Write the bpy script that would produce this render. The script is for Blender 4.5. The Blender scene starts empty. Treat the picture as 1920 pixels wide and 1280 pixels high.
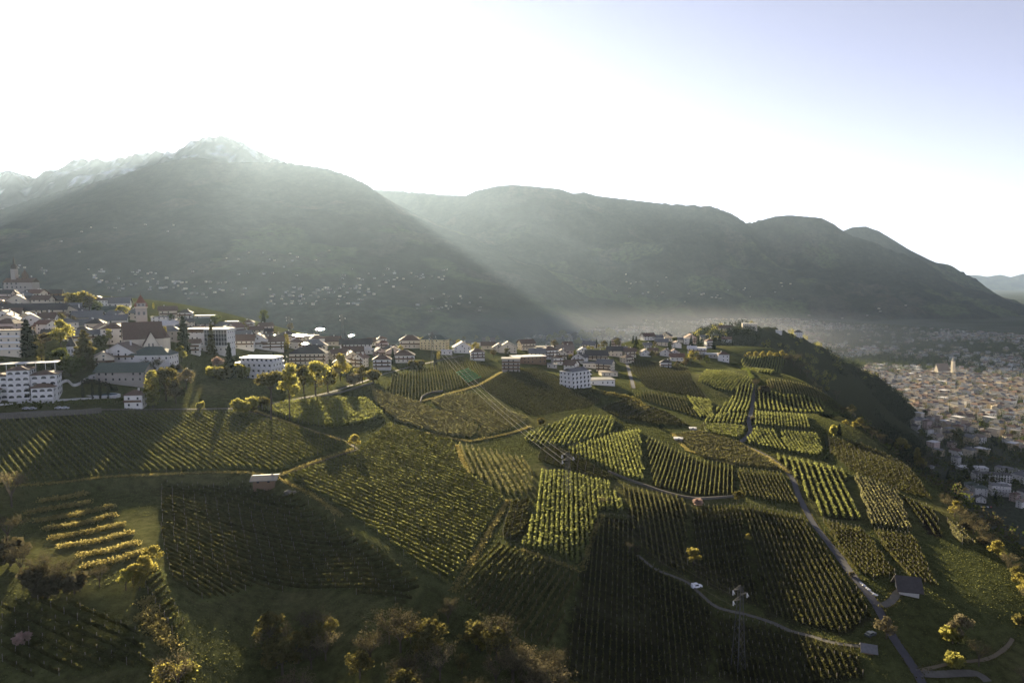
import bpy, bmesh, math, random
import numpy as np
from mathutils import Vector, Matrix

SC = bpy.context.scene
COL = SC.collection
rng = np.random.default_rng(7)
random.seed(7)
R = math.radians

# ---------------------------------------------------------------- camera, sky, sun, exposure
CZ = 290.0                       # camera height above the valley floor
PITCH = R(5.04)
cam_d = bpy.data.cameras.new('camera'); cam = bpy.data.objects.new('camera', cam_d); COL.objects.link(cam)
cam.location = (0, 0, CZ); cam.rotation_euler = (R(90) - PITCH, 0, 0)
cam_d.sensor_width = 36; cam_d.lens = 24; cam_d.clip_start = 1; cam_d.clip_end = 60000
SC.camera = cam

SUN_AZ, SUN_EL = R(-19.3), R(12.7)
world = bpy.data.worlds.new('World'); SC.world = world; world.use_nodes = True
wn = world.node_tree.nodes; wl = world.node_tree.links
bg = wn['Background']
sky = wn.new('ShaderNodeTexSky'); sky.sky_type = 'NISHITA'; sky.sun_disc = False
sky.sun_elevation = SUN_EL; sky.sun_rotation = SUN_AZ
sky.altitude = 600; sky.air_density = 0.5; sky.dust_density = 0.05; sky.ozone_density = 3.0
hs = wn.new('ShaderNodeHueSaturation'); hs.inputs['Saturation'].default_value = .45; wl.new(sky.outputs[0], hs.inputs['Color'])
tn_ = wn.new('ShaderNodeVectorMath'); tn_.operation = 'MULTIPLY'; tn_.inputs[1].default_value = (1.03, .95, 1.03); wl.new(hs.outputs[0], tn_.inputs[0])
wl.new(tn_.outputs[0], bg.inputs[0]); bg.inputs[1].default_value = 0.05
sd = bpy.data.lights.new('sun', 'SUN'); sun = bpy.data.objects.new('sun', sd); COL.objects.link(sun)
sd.energy = 5.0; sd.angle = R(0.53); sd.color = (1.0, 0.83, 0.54)
sdir = Vector((math.sin(SUN_AZ) * math.cos(SUN_EL), math.cos(SUN_AZ) * math.cos(SUN_EL), math.sin(SUN_EL)))
sun.rotation_euler = sdir.to_track_quat('Z', 'Y').to_euler(); sun.location = (0, 0, 600)
SC.view_settings.view_transform = 'Standard'; SC.view_settings.look = 'None'
SC.view_settings.exposure = 2.15; SC.view_settings.gamma = 1; SC.view_settings.use_curve_mapping = False
SC.render.engine = 'CYCLES'
SC.cycles.use_denoising = True
SC.cycles.max_bounces = 6; SC.cycles.diffuse_bounces = 2; SC.cycles.transmission_bounces = 2
SC.cycles.transparent_max_bounces = 6; SC.cycles.volume_bounces = 0

HAZE_DENSITY = 1.7e-5

# ---------------------------------------------------------------- helpers
def px_dir(u, v):
    a = (np.asarray(u, float) - 960) / 1280; b = (640 - np.asarray(v, float)) / 1280
    c, s = math.cos(PITCH), math.sin(PITCH)
    return a, c + b * s, -s + b * c

def px_at(u, v, Y):
    a, y, z = px_dir(u, v)
    return a * Y / y, Y, CZ + z * Y / y

def link(name, data, parent=None):
    o = bpy.data.objects.new(name, data); COL.objects.link(o)
    if parent is not None: o.parent = parent
    return o

def tag(o, label=None, cat=None, group=None, kind=None):
    if label: o['label'] = label
    if cat: o['category'] = cat
    if group: o['group'] = group
    if kind: o['kind'] = kind
    return o

def mesh_np(name, verts, faces=None, loops=None, counts=None, mat=None, smooth=False, mat_idx=None):
    """verts (n,3); faces (m,k) array of equal-size faces."""
    me = bpy.data.meshes.new(name)
    verts = np.ascontiguousarray(verts, np.float32); n = len(verts)
    me.vertices.add(n); me.vertices.foreach_set('co', verts.ravel())
    faces = np.ascontiguousarray(faces, np.int32); m, k = faces.shape
    me.loops.add(m * k); me.loops.foreach_set('vertex_index', faces.ravel())
    me.polygons.add(m)
    me.polygons.foreach_set('loop_start', np.arange(0, m * k, k, dtype=np.int32))
    me.polygons.foreach_set('loop_total', np.full(m, k, np.int32))
    if smooth: me.polygons.foreach_set('use_smooth', np.ones(m, bool))
    if mat_idx is not None: me.polygons.foreach_set('material_index', np.asarray(mat_idx, np.int32))
    me.update(calc_edges=True)
    for mm in (mat if isinstance(mat, (list, tuple)) else [mat]):
        if mm: me.materials.append(mm)
    return me

def vcol(me, cols, name='Col'):
    at = me.color_attributes.new(name, 'FLOAT_COLOR', 'POINT')
    c = np.ones((len(me.vertices), 4), np.float32); c[:, :3] = cols
    at.data.foreach_set('color', c.ravel())

# ---- noise (value noise, periodic lattice hash)
_perm = rng.random((256, 256))
def vnoise(x, y):
    xi = np.floor(x).astype(int); yi = np.floor(y).astype(int)
    fx = x - xi; fy = y - yi
    fx = fx * fx * (3 - 2 * fx); fy = fy * fy * (3 - 2 * fy)
    g = lambda i, j: _perm[i & 255, j & 255]
    return ((g(xi, yi) * (1 - fx) + g(xi + 1, yi) * fx) * (1 - fy) + (g(xi, yi + 1) * (1 - fx) + g(xi + 1, yi + 1) * fx) * fy) * 2 - 1
def fbm(x, y, sc, octv=4, gain=.5):
    a, t, f = 1.0, 0, 1.0 / sc
    for k in range(octv):
        t = t + a * vnoise(x * f + 17.3 * k, y * f - 9.1 * k); a *= gain; f *= 2.03
    return t
def ridged(x, y, sc, octv=4):
    a, t, f = 1.0, 0, 1.0 / sc
    for k in range(octv):
        t = t + a * (1 - 2 * np.abs(vnoise(x * f + 31.7 * k, y * f + 5.3 * k))); a *= .5; f *= 2.1
    return t

# ---- materials
def mat_new(name):
    m = bpy.data.materials.new(name); m.use_nodes = True
    nt = m.node_tree; nt.nodes.clear()
    out = nt.nodes.new('ShaderNodeOutputMaterial')
    return m, nt.nodes, nt.links, out

def mat_plain(name, col, rough=.85, metal=0, noise=.18, scale=1.0, spec=.3):
    m, n, l, out = mat_new(name)
    b = n.new('ShaderNodeBsdfPrincipled'); b.inputs['Roughness'].default_value = rough
    b.inputs['Metallic'].default_value = metal; b.inputs['Specular IOR Level'].default_value = spec
    tc = n.new('ShaderNodeTexCoord'); nz = n.new('ShaderNodeTexNoise'); nz.inputs['Scale'].default_value = scale
    nz.inputs['Detail'].default_value = 5
    l.new(tc.outputs['Object'], nz.inputs['Vector'])
    mx = n.new('ShaderNodeMix'); mx.data_type = 'RGBA'
    mx.inputs['A'].default_value = (*[c * (1 - noise) for c in col], 1); mx.inputs['B'].default_value = (*[min(1, c * (1 + noise)) for c in col], 1)
    l.new(nz.outputs['Fac'], mx.inputs['Factor']); l.new(mx.outputs['Result'], b.inputs['Base Color'])
    l.new(b.outputs[0], out.inputs[0])
    return m

def mat_leaf(name, col, trans=.45, var=.5, tcol=None, rnd=.25):
    """leaves: diffuse + translucent, colour varied from place to place and from plant to plant."""
    m, n, l, out = mat_new(name)
    d = n.new('ShaderNodeBsdfDiffuse'); t = n.new('ShaderNodeBsdfTranslucent'); mx = n.new('ShaderNodeMixShader')
    mx.inputs[0].default_value = trans
    tc = n.new('ShaderNodeNewGeometry'); nz = n.new('ShaderNodeTexNoise'); nz.inputs['Scale'].default_value = .55; nz.inputs['Detail'].default_value = 3
    l.new(tc.outputs['Position'], nz.inputs['Vector'])
    oi = n.new('ShaderNodeObjectInfo')
    ma = n.new('ShaderNodeMath'); ma.operation = 'MULTIPLY_ADD'; ma.inputs[1].default_value = rnd; l.new(oi.outputs['Random'], ma.inputs[0]); l.new(nz.outputs['Fac'], ma.inputs[2])
    rp = n.new('ShaderNodeMapRange'); rp.inputs['From Min'].default_value = .3; rp.inputs['From Max'].default_value = .7 + rnd
    rp.inputs['To Min'].default_value = 1 - var; rp.inputs['To Max'].default_value = 1 + var
    l.new(ma.outputs[0], rp.inputs['Value'])
    def tint(c, node):
        v = n.new('ShaderNodeVectorMath'); v.operation = 'SCALE'; v.inputs[0].default_value = c
        l.new(rp.outputs[0], v.inputs['Scale']); l.new(v.outputs[0], node.inputs[0])
    tint(col, d); tint(tcol or tuple(c * 1.25 for c in col), t)
    l.new(d.outputs[0], mx.inputs[1]); l.new(t.outputs[0], mx.inputs[2]); l.new(mx.outputs[0], out.inputs[0])
    return m

def mat_vcol(name, rough=.95, scale=.25, amt=.35, trans=0, fine=None):
    m, n, l, out = mat_new(name)
    at = n.new('ShaderNodeAttribute'); at.attribute_name = 'Col'
    ge = n.new('ShaderNodeNewGeometry'); nz = n.new('ShaderNodeTexNoise'); nz.inputs['Scale'].default_value = scale; nz.inputs['Detail'].default_value = 8; nz.inputs['Roughness'].default_value = .65
    l.new(ge.outputs['Position'], nz.inputs['Vector'])
    rp = n.new('ShaderNodeMapRange'); rp.inputs['From Min'].default_value = .25; rp.inputs['From Max'].default_value = .75
    rp.inputs['To Min'].default_value = 1 - amt; rp.inputs['To Max'].default_value = 1 + amt
    l.new(nz.outputs['Fac'], rp.inputs['Value'])
    v = n.new('ShaderNodeVectorMath'); v.operation = 'SCALE'; l.new(at.outputs['Color'], v.inputs[0]); l.new(rp.outputs[0], v.inputs['Scale'])
    d = n.new('ShaderNodeBsdfDiffuse'); l.new(v.outputs[0], d.inputs[0])
    if fine:
        n2 = n.new('ShaderNodeTexNoise'); n2.inputs['Scale'].default_value = fine[0]; n2.inputs['Detail'].default_value = 4; l.new(ge.outputs['Position'], n2.inputs['Vector'])
        bp = n.new('ShaderNodeBump'); bp.inputs['Strength'].default_value = 1.0; bp.inputs['Distance'].default_value = fine[1]; l.new(n2.outputs['Fac'], bp.inputs['Height']); l.new(bp.outputs[0], d.inputs['Normal'])
    l.new(d.outputs[0], out.inputs[0])
    return m
# ---------------------------------------------------------------- the land
def tps_fit(P, z, lam=30.0):
    n = len(P); d = np.linalg.norm(P[:, None] - P[None], axis=2) + 1e-9
    K = d * d * np.log(d); K[np.diag_indices(n)] = lam
    A = np.zeros((n + 3, n + 3)); A[:n, :n] = K; A[:n, n] = 1; A[:n, n + 1:] = P; A[n, :n] = 1; A[n + 1:, :n] = P.T
    w = np.linalg.solve(A, np.concatenate([z, np.zeros(3)]))
    return w
def tps_eval(P, w, x, y):
    out = np.full(x.shape, w[-3]) + w[-2] * x + w[-1] * y
    for i in range(len(P)):
        r2 = (x - P[i, 0]) ** 2 + (y - P[i, 1]) ** 2 + 1e-9
        out += w[i] * .5 * r2 * np.log(r2)
    return out

HP = [  # picture point and the distance of the ground there: village shelf, rim and hill
 (0,545,680),(0,600,520),(0,680,395),(150,552,700),(150,610,540),(150,690,412),(0,750,355),(150,750,368),
 (300,565,690),(300,610,585),(300,665,455),(300,725,405),(450,602,680),(450,640,600),(450,690,500),
 (570,640,680),(600,700,520),(700,645,720),(700,690,560),(800,650,680),(893,668,640),
 (1000,655,700),(1085,700,590),(1140,690,640),(1200,640,900),(1200,675,690),
 (1300,650,830),(1330,672,740),(1400,614,1250),(1400,655,860),(1475,665,830)]
def slope_Y(u, v, v0=None, s2=.16):
    """distance of the vineyard slope, a gentle tilted plain that steepens below picture height v0"""
    a, k = (v - 527) / 1280, (u - 960) / 1280
    if v0 is None or v <= v0: return 102 / (a + .05 - .08 * k)
    Y0 = slope_Y(u, v0); return Y0 * ((v0 - 527) / 1280 + s2 - .05 * k) / (a + s2 - .05 * k)
for u, vt, v0 in  [(-120,780,1080),(0,778,1075),(150,772,1080),(300,767,1085),(450,765,890),(600,748,930),(700,725,1030),(800,705,1080),(900,705,1050),(1000,700,1040),(1100,735,1000),(1200,705,960),(1300,695,955),(1400,695,960),(1500,715,1000),(1600,790,1080),(1700,880,1110),(1800,970,1120)]:
    for v in list(np.arange(vt, v0, 55)) + list(np.arange(v0, 1300, 75)) + [1330]: HP.append((u, v, slope_Y(u, v, v0, .20 if u > 1050 else .16)))
for u, v in [(1560,748),(1650,832),(1750,926),(1850,1026),(1920,1100)]: HP.append((u, v, slope_Y(u, v)))
P, Z = [], []
for u, v, Y in HP:
    x, y, z = px_at(u, v, Y); P.append((x, y)); Z.append(float(z))
def hp(x, y, z): P.append((x, y)); Z.append(z)
# the hidden back of the shelf, its steep right flank, the ground under the camera
for x, y, z in [(-700,900,255),(-450,900,230),(-200,880,190),(0,900,150),(150,1000,120),(200,1250,120),(330,1450,110),(-700,1200,120),(-300,1150,60),(0,1150,30),(150,1350,30),(-700,1500,0),(0,1500,-10),
                (-600,600,285),(-600,400,262),(-600,250,225),(-600,100,200),
                (440,860,60),(365,690,100),(345,600,112),(322,500,110),(303,430,105),(287,350,118),(275,270,118),(300,150,110),
                (480,700,10),(440,620,20),(405,480,25),(390,400,20),(385,300,18),(400,180,10),(560,900,0),(560,560,-10),(540,350,-10),(600,1000,0),(800,700,-20),
                (-300,70,185),(0,70,178),(180,70,168),(400,60,20),(600,100,0),(0,-100,160),(-400,-100,160),(500,-100,0)]:
    hp(x, y, z)
P = np.array(P, float); Z = np.array(Z, float)
W = tps_fit(P, Z)

def cone_max(x, y, crest, k, p=1.0, step=20, k1=None):
    """height under a crest line: every crest point carries its flanks down at slope k."""
    pts = []
    for (a, b) in zip(crest[:-1], crest[1:]):
        a, b = np.array(a, float), np.array(b, float); n = max(2, int(np.hypot(*(b - a)[:2]) / step))
        pts += [a + (b - a) * i / n for i in range(n)]
    pts.append(np.array(crest[-1], float)); pts = np.array(pts)
    h = np.full(x.shape, -1e9)
    for i, q in enumerate(pts):
        d = np.hypot(x - q[0], y - q[1])
        h = np.maximum(h, q[2] - (k if k1 is None else k + (k1 - k) * i / len(pts)) * d ** p)
    return h

HILL = [px_at(*c) for c in [(1340,612,1290),(1400,606,1300),(1440,610,1300),(1490,618,1320),(1530,636,1330),(1570,662,1350),(1620,683,1380),(1660,708,1410),(1695,732,1440),(1715,755,1470)]]
def smax(a, b, k):
    h = np.clip(.5 + .5 * (a - b) / k, 0, 1)
    return b * (1 - h) + a * h + k * h * (1 - h)
BANK = [px_at(u, v, slope_Y(u, v))[:2] for u, v in [(-150,922),(0,914),(110,906),(240,893),(390,888),(518,897),(580,930),(650,975),(720,1025),(800,1092)]]
def bank_drop(x, y):
    """the bank at the lower edge of the broad vineyards"""
    best = np.full(x.shape, 1e9); side = np.zeros(x.shape)
    for (ax, ay), (bx, by) in zip(BANK[:-1], BANK[1:]):
        dx, dy = bx - ax, by - ay; t = np.clip(((x - ax) * dx + (y - ay) * dy) / (dx * dx + dy * dy), 0, 1)
        d = np.hypot(x - ax - t * dx, y - ay - t * dy); s = dx * (y - ay) - dy * (x - ax); m = d < best; side = np.where(m, s, side); best = np.minimum(best, d)
    q = np.clip((best - 1) / 5, 0, 1); q = q * q * (3 - 2 * q)
    return np.where(side < 0, 3.2 * q * np.clip(1 - (best - 35) / 50, 0, 1), 0)
def H_raw(x, y):
    z = tps_eval(P, W, x, y)
    far = np.clip((np.hypot(np.maximum(np.abs(x + 100) - 500, 0), np.maximum(y - 700, 0)) - 100) / 500, 0, 1)
    z = z * (1 - far) + np.minimum(z, 0) * far if False else z
    hill = cone_max(x, y, HILL, .55, 1.0, 15, 1.7) + 5 * fbm(x, y, 90, 4)
    # beyond its back rim the shelf goes down to the valley floor
    rim = np.interp(x, [-900, -500, -300, -100, 100, 250, 350, 500], [760, 760, 740, 770, 960, 1240, 1300, 1300])
    drop = np.maximum(y - rim, 0)
    z = z - drop * .35
    xr = np.interp(y, [-100, 150, 250, 350, 443, 580, 760, 850, 1000, 1400], [200, 190, 194, 220, 242, 276, 320, 360, 420, 440])
    z = z - np.maximum(x - xr - 20, 0) * .25
    lf = np.maximum(-x - 620, 0); z = z - lf * .12
    z = smax(z, hill, 18)
    fl = 1.5 * fbm(x, y, 400, 2)
    z = smax(z, fl, 12)
    near = np.clip((900 - np.hypot(x, y)) / 300, 0, 1)
    z = z - bank_drop(x, y)
    z = z + near * (.40 * fbm(x, y, 42, 3))
    return z

def axis(lo, hi, a, b, d0, g, dmax):
    c = list(np.arange(a, b, d0)); d = d0; t = c[-1]
    while t < hi: d = min(d * g, dmax); t += d; c.append(t)
    d = d0; t = a; L = []
    while t > lo: d = min(d * g, dmax); t -= d; L.append(t)
    return np.array(L[::-1] + c)
GX = axis(-7000, 18500, -320, 400, 2.0, 1.05, 400)
GY = axis(-600, 26000, 120, 640, 2.0, 1.04, 500)
MX, MY = np.meshgrid(GX, GY)
MZ = H_raw(MX, MY)

def H(x, y):
    x = np.asarray(x, float); y = np.asarray(y, float)
    i = np.clip(np.searchsorted(GX, x) - 1, 0, len(GX) - 2); j = np.clip(np.searchsorted(GY, y) - 1, 0, len(GY) - 2)
    fx = np.clip((x - GX[i]) / (GX[i + 1] - GX[i]), 0, 1); fy = np.clip((y - GY[j]) / (GY[j + 1] - GY[j]), 0, 1)
    return (MZ[j, i] * (1 - fx) + MZ[j, i + 1] * fx) * (1 - fy) + (MZ[j + 1, i] * (1 - fx) + MZ[j + 1, i + 1] * fx) * fy

_T = np.geomspace(60, 14000, 2600)
def ground(u, v):
    """where the line of sight through a point of the picture meets the land: x, y, z"""
    u = np.atleast_1d(np.asarray(u, float)); v = np.atleast_1d(np.asarray(v, float))
    dx, dy, dz = px_dir(u, v)
    out = np.zeros((len(u), 3))
    for s in range(0, len(u), 400):
        sl = slice(s, s + 400)
        X = dx[sl, None] * _T; Yv = dy[sl, None] * _T; Zv = CZ + dz[sl, None] * _T
        below = Zv < H(X, Yv); k = np.argmax(below, 1); k[~below.any(1)] = len(_T) - 1; k = np.maximum(k, 1)
        lo, hi = _T[k - 1], _T[k]
        for _ in range(14):
            m = (lo + hi) / 2; b = CZ + dz[sl] * m < H(dx[sl] * m, dy[sl] * m)
            hi = np.where(b, m, hi); lo = np.where(b, lo, m)
        out[sl, 0] = dx[sl] * hi; out[sl, 1] = dy[sl] * hi; out[sl, 2] = CZ + dz[sl] * hi
    return out

def inside(poly, x, y):
    poly = np.asarray(poly); r = np.zeros(np.shape(x), bool); n = len(poly)
    for i in range(n):
        x1, y1 = poly[i][:2]; x2, y2 = poly[(i + 1) % n][:2]
        c = (y1 > y) != (y2 > y)
        r ^= c & (x < (x2 - x1) * (y - y1) / (y2 - y1 + 1e-12) + x1)
    return r

# colours painted on the land: grass by default, woods on the steep flanks, gardens and town ground
GRASS = np.array((.066, .074, .027)); DRY = np.array((.085, .075, .035)); WOOD = np.array((.030, .034, .016)); TOWN = np.array((.075, .08, .06))
C = np.empty(MX.shape + (3,)); C[:] = GRASS
n1 = fbm(MX, MY, 60, 4)[..., None]
C = C * (1 + .25 * n1) + (DRY - GRASS) * np.clip(n1 * .8, 0, .6)
gz, gx = np.gradient(MZ, GY, GX)
slope = np.hypot(gz, gx)
wood = np.clip((slope - .38) / .12, 0, 1) * (MX > 150)
wood = np.maximum(wood, np.clip((MY - 900) / 150, 0, 1) * np.clip((MZ - 15) / 20, 0, 1))
C = C * (1 - wood[..., None]) + WOOD * wood[..., None]
val = np.clip((15 - MZ) / 10, 0, 1)[..., None]
tn = np.clip(.5 + fbm(MX, MY, 160, 3), 0, 1)[..., None]
vcl = TOWN * tn + np.array((.045, .055, .028)) * (1 - tn)
C = C * (1 - val) + vcl * val
# ---------------------------------------------------------------- mountains
def crest(px): return [tuple(float(q) for q in px_at(*c)) for c in px]
def mountain(name, label, line, k, p, xr, yr, d, rough, mat, noise_sc=700, mink=-60, colf=None, ridge_amt=0):
    nx = int((xr[1] - xr[0]) / d) + 1; ny = int((yr[1] - yr[0]) / d) + 1
    X, Y = np.meshgrid(np.linspace(*xr, nx), np.linspace(*yr, ny))
    pts = []
    h = cone_max(X, Y, line, k, p, 18)
    dist = np.full(X.shape, 1e9)
    la = np.array(line)
    for a, b in zip(la[:-1], la[1:]):
        ab = b[:2] - a[:2]; t = np.clip(((X - a[0]) * ab[0] + (Y - a[1]) * ab[1]) / (ab @ ab), 0, 1)
        dist = np.minimum(dist, np.hypot(X - a[0] - t * ab[0], Y - a[1] - t * ab[1]))
    w = np.clip(dist / 600, 0, 1)
    h = h + w * rough * (fbm(X, Y, noise_sc, 5) - .3) + w * ridge_amt * (ridged(X + 2 * fbm(X, Y, 300, 3) * 40, Y, 520, 4) - .6)
    h = h + (.06 + .94 * np.clip(dist / 200, 0, 1)) * rough * .055 * fbm(X, Y, 110, 4)
    h = np.maximum(h, mink)
    idx = np.arange(nx * ny).reshape(ny, nx)
    F = np.stack([idx[:-1, :-1], idx[:-1, 1:], idx[1:, 1:], idx[1:, :-1]], -1).reshape(-1, 4)
    keep = (h.ravel()[F].max(1) > mink + .5)
    me = mesh_np(name, np.stack([X.ravel(), Y.ravel(), h.ravel()], 1), F[keep], mat=mat, smooth=True)
    if colf is not None: vcol(me, colf(X, Y, h, dist).reshape(-1, 3))
    o = link(name, me); tag(o, label, kind='structure')
    return o, (X, Y, h)

def forest_cols(X, Y, h, dist):
    m = fbm(X, Y, 420, 5)
    low = np.clip((520 - h) / 350, 0, 1)
    meadow = np.clip((m - .05 - .35 * (1 - low)) * 3.5, 0, 1) * np.clip((900 - h) / 300, 0, 1)
    forest = np.array((.021, .025, .018)); mead = np.array((.058, .072, .032)); bare = np.array((.055, .048, .038))
    c = forest * (1 + .35 * fbm(X, Y, 60, 3)[..., None]) * (1 - meadow[..., None]) + mead * meadow[..., None]
    b = np.clip((fbm(X + 900, Y, 300, 4) - .5) * 3, 0, .7)[..., None]
    return np.clip(c * (1 - b) + bare * b, .004, 1)
def rock_cols(X, Y, h, dist):
    g = np.hypot(*np.gradient(h, 30)); s = np.clip((.80 - g) * 1.6 + fbm(X, Y, 70, 4) * 1.5 + (h - 1500) / 900, 0, 1)[..., None]
    rock = np.array((.045, .044, .045)); snow = np.array((.42, .44, .47))
    return rock * (1 + .3 * fbm(X, Y, 60, 3)[..., None]) * (1 - s) + snow * s

M_forest = mat_vcol('forest_slope', scale=.03, amt=.75)
M_rock = mat_vcol('alpine_rock', scale=.02, amt=.3)
LEFT = crest([(-500,470,6000),(-200,455,6000),(0,392,6000),(60,372,6000),(130,352,6000),(200,335,6000),(260,316,6000),(320,300,6000),(360,292,6000),(420,302,6000),(470,303,6000),
              (520,303,6000),(570,308,6000),(620,316,6000),(650,326,5950),(690,345,5800),(720,375,5600),(750,408,5350),(790,448,5000),(840,496,4650),(890,540,4300),(940,580,4000),(985,612,3800),(1010,632,3650)])
left_mtn, LM = mountain('mountain', 'green mountain slope dotted with farmsteads below the sun', LEFT, 2.1, .80, (-6500, 900), (1500, 8000), 26, 42, M_forest, colf=forest_cols, ridge_amt=18)
SNOW = crest([(-250,350,7400),(-60,330,7400),(0,322,7400),(25,320,7400),(48,328,7400),(64,332,7400),(100,316,7400),(140,300,7400),(157,296,7400),(172,303,7400),(210,297,7400),(235,294,7400),(262,292,7400),(275,285,7400),(305,284,7400),(325,290,7400),
              (340,280,7400),(358,269,7400),(372,262,7400),(388,257,7400),(398,264,7400),(408,255,7400),(424,253,7400),(445,262,7400),(470,275,7400),(500,290,7400),(560,310,7400)])
def jag(line, n=5, amp=26):
    out = []
    for a, b in zip(line[:-1], line[1:]):
        for i in range(n): t = i / n; out.append(tuple(np.array(a) * (1 - t) + np.array(b) * t + (np.array((0, 90 * rng.normal(), amp * (rng.random() - .62))) if i else 0)))
    return out + [line[-1]]
SNOW = jag(SNOW)
mountain('snowy_mountain', 'jagged grey peaks streaked with snow behind the green slope', SNOW, 1.25, .96, (-8200, -1000), (5900, 9000), 26, 120, M_rock, noise_sc=260, colf=rock_cols, ridge_amt=90)
RIGHT = crest([(600,350,7600),(700,354,7600),(760,357,7600),(820,362,7500),(875,363,7500),(890,356,7400),(930,347,7400),(960,344,7400),(1000,347,7400),(1050,352,7400),(1075,361,7400),(1095,358,7400),(1120,365,7400),(1180,372,7400),(1240,379,7400),(1330,384,7300),(1370,398,7300),(1400,417,7300),
               (1425,410,7200),(1455,402,7200),(1480,400,7200),(1510,402,7200),(1540,405,7200),(1560,415,7200),(1578,432,7200),(1600,440,7100),(1640,452,7100),(1680,470,7050),(1720,482,7000),(1750,500,7000),(1780,520,7000),(1820,540,6900),(1850,556,6900),(1875,572,6900),(1897,584,6900)])
right_mtn, RM = mountain('mountain', 'long dark wooded mountain ridge across the valley', RIGHT, 2.55, .79, (-2600, 5600), (4200, 9500), 30, 90, M_forest, colf=forest_cols, ridge_amt=40)
DOME = crest([(1560,440,8600),(1580,430,8600),(1600,422,8600),(1625,421,8600),(1645,428,8600),(1665,440,8600),(1700,462,8600),(1740,482,8600),(1757,489,8600),(1780,492,8600),(1800,505,8600),(1830,520,8500),(1850,540,8500),(1880,560,8500),(1900,580,8400)])
mountain('mountain', 'rounded summit rising behind the right end of the wooded ridge', DOME, 2.6, .80, (3300, 7200), (6800, 10500), 36, 60, M_forest, colf=forest_cols, ridge_amt=20)
FARR = crest([(1700,520,24000),(1780,516,24000),(1830,515,24000),(1850,518,24000),(1875,514,24000),(1895,519,24000),(1920,512,24000),(1960,517,24000),(2050,508,24000),(2200,520,24000)])
mountain('mountain', 'pale distant mountain range at the end of the valley', FARR, .42, 1.0, (11500, 18600), (22500, 26000), 70, 70, M_forest, colf=forest_cols)
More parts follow.
